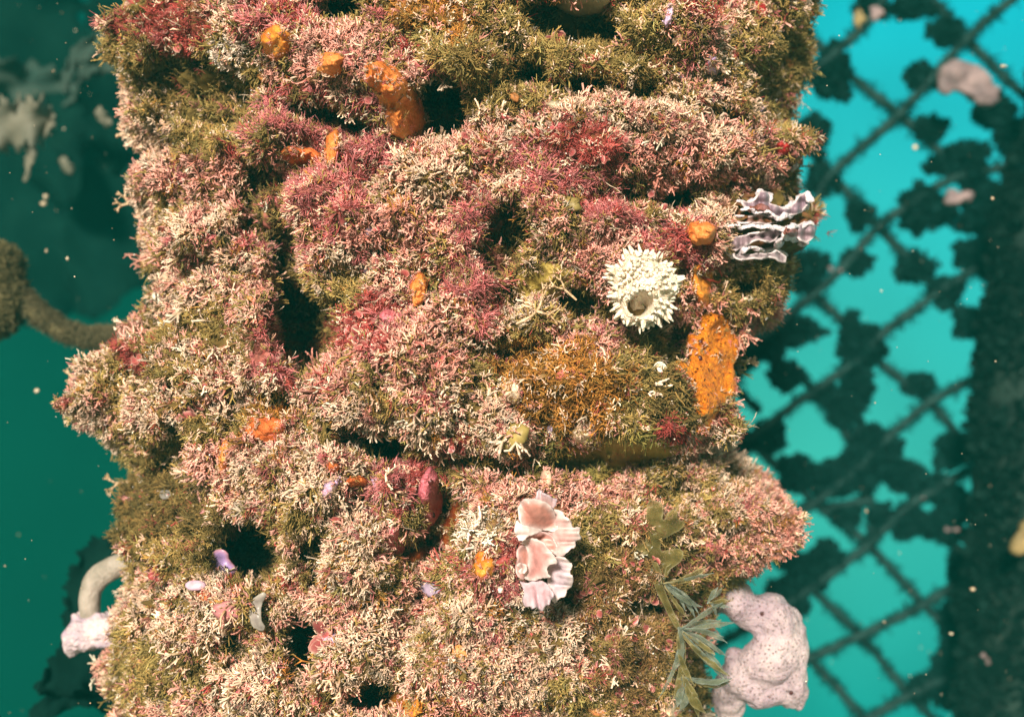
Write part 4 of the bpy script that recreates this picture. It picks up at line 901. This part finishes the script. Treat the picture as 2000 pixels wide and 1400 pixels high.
sprig('fine pinkish sprig fanning toward the spiny white sponge', 1125, 585, -140, 30, 10, yb=-.178, r0=2.4)

print('features', time.time() - T0)
# ------------------------------------------------------------------ generic fouling growth around paths (fence, rope, far pile)
def foul(name, label, cat, pts, nors, size, base, tip, kinds=('fuz', 'cor'), parent=None, mat=None, stuff=True):
    pts, nors = np.asarray(pts, float), np.asarray(nors, float); Vs, Fs, Cs, off = [], [], [], 0
    sel = rng.integers(0, len(kinds), len(pts))
    for k, kd in enumerate(kinds):
        s = sel == k; m_ = int(s.sum())
        if not m_: continue
        var_ = rng.uniform(.6, 1.4, (m_, 1)); v, f, c_ = place(kd, pts[s], nors[s], size * rng.uniform(.6, 1.4, m_), np.array([base]) * var_, np.array([tip]) * var_, .6)
        Vs.append(v); Fs.append(f + off); Cs.append(c_); off += len(v)
    o = mesh_np(name, np.concatenate(Vs), np.concatenate(Fs), mat or M['fuzz'], parent, np.concatenate(Cs))
    o['label'] = label
    if cat: o['category'] = cat
    if stuff: o['kind'] = 'stuff'
    return o
# ------------------------------------------------------------------ chain-link net behind, right
YF = 0.62
STR = [[(2080,-90),(1990,-10),(1888,76),(1756,224),(1624,340),(1585,405),(1530,450),(1430,540)],
 [(2100,250),(1980,320),(1870,345),(1790,390),(1716,444),(1640,530),(1560,600),(1450,690)],
 [(2080,420),(1930,510),(1836,570),(1736,642),(1680,700),(1592,762),(1460,858),(1380,915)],
 [(2080,630),(1960,700),(1890,745),(1816,786),(1740,850),(1690,900),(1600,975),(1500,1040),(1400,1100)],
 [(2080,830),(1930,900),(1824,956),(1760,1000),(1696,1064),(1584,1148),(1500,1200),(1400,1260)],
 [(2080,1040),(1920,1110),(1804,1180),(1680,1240),(1580,1284),(1450,1330),(1380,1370)],
 [(2080,1220),(1900,1300),(1776,1356),(1700,1400),(1600,1450)],
 [(1840,-120),(1740,-20),(1690,50),(1600,130),(1500,220)],
 [(1700,-120),(1790,-40),(1830,10),(1888,76),(1960,150),(2060,240)],
 [(1480,-30),(1600,90),(1680,164),(1756,224),(1850,310),(1950,400),(2050,480)],
 [(1420,130),(1540,250),(1624,340),(1716,444),(1836,570),(1900,640),(2020,760)],
 [(1430,420),(1530,520),(1620,602),(1690,680),(1740,725),(1816,786),(1900,880),(1960,920),(2050,1000)],
 [(1380,590),(1480,680),(1592,762),(1640,830),(1676,870),(1760,920),(1824,956),(1920,1010),(2050,1100)],
 [(1350,740),(1460,858),(1540,930),(1600,990),(1696,1064),(1804,1180),(1880,1260),(2000,1380)],
 [(1420,980),(1500,1060),(1584,1148),(1680,1240),(1776,1356),(1850,1430)],
 [(1400,1100),(1480,1190),(1580,1284),(1650,1360),(1720,1440)],
 [(1690,960),(1705,1000),(1700,1064)], [(1610,990),(1650,985),(1700,975)]]
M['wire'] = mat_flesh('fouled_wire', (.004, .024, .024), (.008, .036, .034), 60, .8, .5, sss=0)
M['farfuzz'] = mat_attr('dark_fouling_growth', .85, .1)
fence = thing('chain_link_fence', 'dark fouled diamond mesh fence hanging in the bright water right of the pile', 'fence', at(1720, 1400, YF))
FL = np.array(fence.location)
for k in range(7):                                # the mesh carries on behind the pile
    o_ = 160 * k
    STR += [[(1480 - 0, 60 + o_), (1300, 215 + o_), (1140, 350 + o_), (960, 500 + o_), (780, 650 + o_)], [(1480, 40 + 190 * k), (1320, -110 + 190 * k), (1150, -265 + 190 * k), (980, -420 + 190 * k), (760, -620 + 190 * k)]]
FP, FN = [], []
for i, pl in enumerate(STR):
    pts = [at(x, y, YF + (.006 if i > 7 else -.006) * 1.0) for x, y in pl]
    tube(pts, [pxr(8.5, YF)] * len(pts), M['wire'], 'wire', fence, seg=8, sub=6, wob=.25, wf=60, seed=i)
    for a, b in zip(pts[:-1], pts[1:]):
        ln = np.linalg.norm(b - a); k = int(ln / .0013); t = rng.random((k, 1)); p = a + (b - a) * t
        d_ = (b - a) / ln; nn_ = rng.normal(0, 1, (k, 3)); nn_ -= (nn_ @ d_)[:, None] * d_; nn_ /= np.linalg.norm(nn_, axis=1, keepdims=True)
        FP.append(p + nn_ * .0035 * rng.random((k, 1))); FN.append(nn_)
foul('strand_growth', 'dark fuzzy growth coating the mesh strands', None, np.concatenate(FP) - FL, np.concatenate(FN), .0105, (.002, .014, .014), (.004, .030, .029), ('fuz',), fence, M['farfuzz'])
CL = [(1625,144,50,78),(1589,264,36,55),(1605,354,38,34),(1781,16,70,22),(1700,10,40,30),(1847,62,44,30),(1805,150,52,28),(1937,210,50,50),(1975,262,40,54),(1817,252,42,25),(1877,318,84,54),(1811,408,88,58),(1925,410,80,74),(1679,420,30,36),(1672,512,38,24),(1577,528,52,60),(1787,522,52,34),(1915,498,66,60),(1847,570,46,34),
 (1560,645,60,32),(1535,732,44,34),(1679,676,60,86),(1676,756,42,52),(1450,690,34,30),(1893,630,36,40),(1799,750,36,22),(1607,768,36,18),(1500,674,40,34),(1648,800,36,48),(1500,852,46,38),(1560,925,62,46),(1620,935,80,44),(1705,872,84,52),(1690,915,84,54),(1765,930,50,38),(1862,882,50,44),(1820,956,56,34),(1780,1018,58,40),(1845,1028,58,44),(1870,985,40,40),
 (1612,1088,52,36),(1580,1122,48,40),(1532,1152,50,28),(1550,1178,40,24),(1520,1072,22,18),(1544,1098,28,22),(1862,1280,40,90),(1848,1330,46,56),(1802,1342,26,26),(1652,1010,40,20),(1720,1010,24,30),(1870,1200,40,60),(1880,1110,40,50)]
cp, cn = [], []
for (x, y, a, b) in CL:
    k = int(a * b * .34); th_ = rng.random(k) * 6.283; rr_ = np.sqrt(rng.random(k)) ; yo = rng.normal(0, .35, k)
    c0 = at(x, y, YF); a_, b_ = pxr(a * .50, YF), pxr(b * .50, YF)
    wob_ = 1 + .28 * np.sin(th_ * 3 + x) + .22 * np.sin(th_ * 5 + y) + .14 * np.sin(th_ * 9 + x * y)
    d_ = np.stack([np.cos(th_) * rr_ * wob_ * a_, yo * min(a_, b_) * .7, np.sin(th_) * rr_ * wob_ * b_], -1)
    cp.append(c0 + d_); q = d_ / np.array([a_, min(a_, b_), b_]) + rng.normal(0, .25, (k, 3)); cn.append(q / np.linalg.norm(q, axis=1, keepdims=True))
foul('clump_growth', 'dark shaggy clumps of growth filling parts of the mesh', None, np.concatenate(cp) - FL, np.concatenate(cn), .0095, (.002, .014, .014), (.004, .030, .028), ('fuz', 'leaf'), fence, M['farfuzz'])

# ---- far pile on the right edge
fp_pts = [at(x, y, 0.50) for x, y in ((2190,-250),(2150,0),(2090,250),(2035,500),(2022,700),(2020,900),(2018,1100),(2008,1300),(2000,1450),(2000,1700))]
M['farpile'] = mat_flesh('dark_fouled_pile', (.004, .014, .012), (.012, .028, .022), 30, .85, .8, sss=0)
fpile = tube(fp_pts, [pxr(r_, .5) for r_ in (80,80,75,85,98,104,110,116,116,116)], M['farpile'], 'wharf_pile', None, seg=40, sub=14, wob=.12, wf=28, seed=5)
tag(fpile, 'second dark fouled pile cut by the right edge of the picture', 'pile')
k = 15000; t = rng.random(k) * (len(fp_pts) - 1); i_ = np.minimum(t.astype(int), len(fp_pts) - 2); f_ = (t - i_)[:, None]; A_ = np.array(fp_pts)
pc = A_[i_] * (1 - f_) + A_[i_ + 1] * f_; an = rng.random(k) * 6.283; rp = pxr(100, .5) * np.interp(t, range(10), (.8,.8,.76,.86,.98,1.04,1.1,1.16,1.16,1.16))
nn_ = np.stack([np.cos(an), np.sin(an), 0 * an + .01], -1)
pk = pc + nn_ * rp[:, None] * 1.0
pk += nn_ * (.012 * vnoise(pk, 30, 5))[:, None]
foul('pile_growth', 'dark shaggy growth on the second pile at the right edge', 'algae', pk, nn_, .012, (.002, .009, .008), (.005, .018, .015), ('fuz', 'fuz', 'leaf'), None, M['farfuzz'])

# ---- pale sponges on the fence and far pile
M['farsponge'] = mat_flesh('dull_pink_sponge', srgb(105,88,92), srgb(150,125,125), 60, .7, .8, 300, sss=0)
M['farsponge2'] = mat_flesh('dull_ochre_sponge', srgb(105,90,60), srgb(150,125,80), 60, .7, .8, 300, sss=0)
def far_sponge(label, balls, mat, yy):
    o = fuse('fence_sponge', [ball(at(x, y, yy), pxr(a, yy), pxr((a + b) / 2, yy) * .8, pxr(b, yy), 10) for x, y, a, b in balls], mat, .0035, 3, .006, .02)
    return tag(o, label, 'sponge', 'dull sponges on the fence and far pile')
far_sponge('largest dull pinkish grey sponge, tongue shaped, on the fence near the upper right corner', [(1870,150,36,30),(1900,165,36,36),(1925,190,30,26),(1845,170,16,14)], M['farsponge'], .55)
far_sponge('small dull pink sponge on the dark clump right of the upper mesh', [(1865,388,24,20),(1885,385,16,18)], M['farsponge'], .54)
far_sponge('ochre sponge lump at the right edge near the bottom', [(1996,1066,26,26),(2010,1045,22,30)], M['farsponge2'], .38)
far_sponge('ochre hanging sponge at the top edge right of the pile', [(1678,40,14,26)], M['farsponge2'], .52)
far_sponge('greyish sponge blob at the top edge beside the dark hanging strand', [(1712,28,16,22)], M['farsponge'], .52)
far_sponge('tiny pink sponge on the fence just right of the pile at mid height', [(1625,525,14,10),(1640,530,8,8)], M['farsponge'], .55)
far_sponge('small rosy sponge in the middle right of the fence near the bottom', [(1858,1034,20,9)], M['farsponge'], .55)
far_sponge('tiny pinkish sponge spot above the rosy one on the lower fence', [(1802,972,12,7)], M['farsponge'], .55)
far_sponge('slim dull pink sponge on the far pile near the lower right corner', [(1924,1280,12,14),(1932,1295,8,10)], M['farsponge'], .36)

# ------------------------------------------------------------------ rope and hanging clump on the left
M['rope'] = mat_flesh('silted_rope', srgb(70,66,40), srgb(125,112,76), 90, .85, 1.0, 420, sss=0)
yR = 0.10
rp_ = [(20,555),(50,590),(90,625),(130,650),(170,662),(215,660),(260,650),(330,640)]
rt = tube([at(x, y, yR) for x, y in rp_], [pxr(r_, yR) for r_ in (18,18,17,17,16,16,15,15)], M['rope'], 'rope', None, seg=18, sub=8, wob=.12, wf=160, seed=3)
tag(rt, 'thick silt covered rope sagging from the clump at the left edge to the pile', 'rope')
k = 5200; t = rng.random(k) * (len(rp_) - 1); i_ = np.minimum(t.astype(int), len(rp_) - 2); f_ = (t - i_)[:, None]; A_ = np.array([at(x, y, yR) for x, y in rp_])
pc = A_[i_] * (1 - f_) + A_[i_ + 1] * f_; nn_ = rng.normal(0, 1, (k, 3)); nn_[:, 2] += .5; nn_ /= np.linalg.norm(nn_, axis=1, keepdims=True)
foul('rope_growth', 'short olive fuzz on the thick rope at the left', 'algae', pc + nn_ * pxr(15, yR), nn_, .0046, (.035, .035, .015), (.17, .14, .075), ('fuz',), None, M['fuzz'])
o = fuse('fouled_buoy', [ball(at(-8, 530, yR), pxr(44, yR), pxr(40, yR), pxr(52, yR)), ball(at(2, 585, yR), pxr(42, yR), pxr(38, yR), pxr(48, yR)), ball(at(-30, 620, yR), pxr(66, yR), pxr(44, yR), pxr(32, yR)), ball(at(-45, 560, yR), pxr(66, yR), pxr(44, yR), pxr(90, yR))], M['rope'], .003, 3, .004, .02)
tag(o, 'olive overgrown lump at the left edge that the rope hangs from', 'buoy')
bu = np.empty(len(o.data.vertices) * 3, np.float32); o.data.vertices.foreach_get('co', bu); bu = bu.reshape(-1, 3) + np.array(o.location)
bn = np.empty(len(o.data.vertices) * 3, np.float32); o.data.vertices.foreach_get('normal', bn); bn = bn.reshape(-1, 3); s_ = rng.integers(0, len(bu), 4200)
foul('buoy_growth', 'olive fuzz on the overgrown lump at the left edge', 'algae', bu[s_], bn[s_], .0055, (.040, .036, .014), (.20, .165, .075), ('fuz', 'cor'), None, M['fuzz'])

# ------------------------------------------------------------------ kelp blades in the dim water on the left
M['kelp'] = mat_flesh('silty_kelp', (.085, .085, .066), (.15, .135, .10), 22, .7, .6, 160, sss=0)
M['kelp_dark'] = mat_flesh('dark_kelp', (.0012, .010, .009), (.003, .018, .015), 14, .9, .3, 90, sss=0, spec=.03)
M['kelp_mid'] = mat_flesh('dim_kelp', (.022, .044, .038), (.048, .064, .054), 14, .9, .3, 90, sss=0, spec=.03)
def blade(label, spine, widths, yy, mat, ruf=.012, seed=0, torn=.12, name='kelp_blade', cat='kelp', yslope=0.0):
    random.seed(seed); m_ = len(spine); ns, nw = 12 * (m_ - 1), 12; tt = np.linspace(0, m_ - 1, ns + 1)
    S_ = np.array(spine, float); X = np.interp(tt, range(m_), S_[:, 0]); Y = np.interp(tt, range(m_), S_[:, 1])
    kf = np.ones(9) / 9; X = np.convolve(np.pad(X, 4, mode='reflect', reflect_type='odd'), kf, 'valid'); Y = np.convolve(np.pad(Y, 4, mode='reflect', reflect_type='odd'), kf, 'valid')
    W = np.interp(tt, range(m_), widths); DX, DY = np.gradient(X), np.gradient(Y); l_ = np.hypot(DX, DY); DX /= l_; DY /= l_
    ph = U(0, 6); Vs = []
    for i in range(ns + 1):
        for j in range(nw + 1):
            s = j / nw * 2 - 1; q = 1 + (torn * (math.sin(i * .9 + ph * 2 + s) + .7 * math.sin(i * 2.3 + ph)) if abs(s) > .9 else 0)
            x = X[i] - DY[i] * W[i] * s * q; y = Y[i] + DX[i] * W[i] * s * q
            dy_ = ruf * (math.sin(i * .35 + ph + s * 1.3) * abs(s) ** 1.5 + .5 * math.sin(i * .16 + ph) + .3 * s) + yslope * tt[i]
            Vs.append(at(x, y, yy + dy_))
    Vs = np.array(Vs); c0 = Vs[0].copy(); Fs = [(i * (nw + 1) + j, (i + 1) * (nw + 1) + j, (i + 1) * (nw + 1) + j + 1, i * (nw + 1) + j + 1) for i in range(ns) for j in range(nw)]
    o = mesh_np(name, Vs - c0, np.array(Fs), mat); o.location = c0; s = o.modifiers.new('t', 'SOLIDIFY'); s.thickness = .0016
    return tag(o, label, cat, 'kelp blades in the water left of the pile')
blade('tan brown torn kelp blade with ragged lower edge, at the left edge upper part', [(-60,250),(0,245),(50,240),(85,235),(108,238)], (44,46,44,40,8), .30, M['kelp'], .012, 1, .25)
blade('thin ragged strip hanging from the tan kelp blade', [(60,270),(62,300),(55,330),(50,355)], (14,9,5,2), .30, M['kelp'], .006, 2, .3)
blade('grey green kelp blade arching from the pile towards the left near the top', [(250,70),(215,82),(175,95),(145,115),(130,150),(128,185)], (30,28,22,14,9,5), .34, M['kelp_mid'], .010, 3, .1)
blade('pale curled kelp tip under the arching blade', [(250,110),(215,120),(185,130),(160,145),(150,165)], (24,22,20,14,5), .40, M['kelp_mid'], .016, 4, .2)
blade('small pale brown kelp tip hanging in the dim water near the pile', [(190,215),(205,232),(214,246)], (8,10,7), .30, M['kelp'], .004, 5, .2)
blade('faint broad kelp blade behind the tan one', [(-20,140),(50,160),(110,175),(150,190)], (30,38,36,14), .62, M['kelp_mid'], .02, 6, .2)
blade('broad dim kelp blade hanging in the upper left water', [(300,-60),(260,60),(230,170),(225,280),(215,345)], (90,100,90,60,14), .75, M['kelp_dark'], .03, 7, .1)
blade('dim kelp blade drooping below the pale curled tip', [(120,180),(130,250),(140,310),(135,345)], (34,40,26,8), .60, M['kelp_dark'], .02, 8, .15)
blade('large dark kelp blade added to darken the upper left corner', [(-80,-80),(0,20),(60,130),(90,260),(130,400)], (150,150,130,90,20), .95, M['kelp_dark'], .04, 9, .08)  # this and the next two blades are added to darken the upper left water
blade('long dim kelp blade added to darken the left water above the rope', [(330,180),(290,310),(240,420),(200,520),(170,620)], (130,140,130,90,20), 1.0, M['kelp_dark'], .04, 10, .08)
blade('dim broad kelp blade added to darken the left water above the rope', [(-140,250),(-40,360),(40,460),(80,560),(70,640)], (120,150,150,110,20), 1.1, M['kelp_dark'], .04, 21, .08)
blade('narrow faint kelp strip below the tan blade', [(120,310),(135,330),(142,335)], (6,9,6), .45, M['kelp'], .005, 11, .2)
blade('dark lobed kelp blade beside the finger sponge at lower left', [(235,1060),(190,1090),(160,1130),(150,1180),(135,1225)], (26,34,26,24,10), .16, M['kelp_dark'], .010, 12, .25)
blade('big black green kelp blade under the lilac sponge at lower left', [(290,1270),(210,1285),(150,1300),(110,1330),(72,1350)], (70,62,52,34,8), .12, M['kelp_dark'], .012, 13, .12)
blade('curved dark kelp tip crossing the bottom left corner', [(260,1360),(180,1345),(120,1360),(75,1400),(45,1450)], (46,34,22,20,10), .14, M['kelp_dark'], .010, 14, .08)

# ------------------------------------------------------------------ specks drifting in the water
M['speck'] = mat_flesh('drifting_speck', srgb(170,140,110), srgb(240,225,200), 200, .6, .2, sss=0)
Vs, Fs, off = [], [], 0
fixed = [(1787,288,.30,6),(1692,998,.2,3.5),(105,140,.1,4),(90,385,.25,7),(85,398,.25,5),(132,505,.0,4),(91,490,.1,3.5),(283,563,.0,5),(72,763,.1,4),(1900,1150,.1,5),(1727,1214,.1,4),(1858,1237,.1,4),(1938,388,.0,4),(1960,130,.1,5)]
spk = [(x, y, d_, r_) for x, y, d_, r_ in fixed] + [(U(0, 330) if random.random() < .4 else U(1450, 2000), U(0, 1400), U(-.25, .45), random.choice((.6, .8, 1.0, 1.0, 1.5))) for _ in range(230)]
for x, y, d_, r_ in spk:
    v, f = ball(at(x, y, d_), pxr(r_, d_) * U(.5, 1.4), pxr(r_, d_), pxr(r_, d_) * U(.4, 1), 4); v += rng.normal(0, pxr(r_, d_) * .12, v.shape); Vs.append(v); Fs.append(f + off); off += len(v)
o = mesh_np('marine_snow', np.concatenate(Vs), np.concatenate(Fs), M['speck']); tag(o, 'tiny pale specks drifting in the green water around the pile', 'particles', kind='stuff')

# ------------------------------------------------------------------ murky water as one even volume
bm = bmesh.new(); bmesh.ops.create_cube(bm, size=1.0); bmesh.ops.scale(bm, verts=bm.verts, vec=(6, 4.2, 4)); bmesh.ops.translate(bm, verts=bm.verts, vec=(0, .9, 0))
me = bpy.data.meshes.new('haze'); bm.to_mesh(me); bm.free(); hz = bpy.data.objects.new('haze', me); C.objects.link(hz)
mh = bpy.data.materials.new('murky_water'); mh.use_nodes = True; nt = mh.node_tree; nt.nodes.remove(nt.nodes['Principled BSDF'])
pv = N(nt, 'ShaderNodeVolumePrincipled'); pv.inputs['Color'].default_value = (.01, .26, .22, 1); pv.inputs['Density'].default_value = 0.11; pv.inputs['Absorption Color'].default_value = (0.0, .35, .3, 1)
nt.links.new(pv.outputs[0], nt.nodes['Material Output'].inputs['Volume']); me.materials.append(mh)
tag(hz, 'murky blue green water filling the whole view', 'water haze', kind='stuff')
print('done', time.time() - T0)
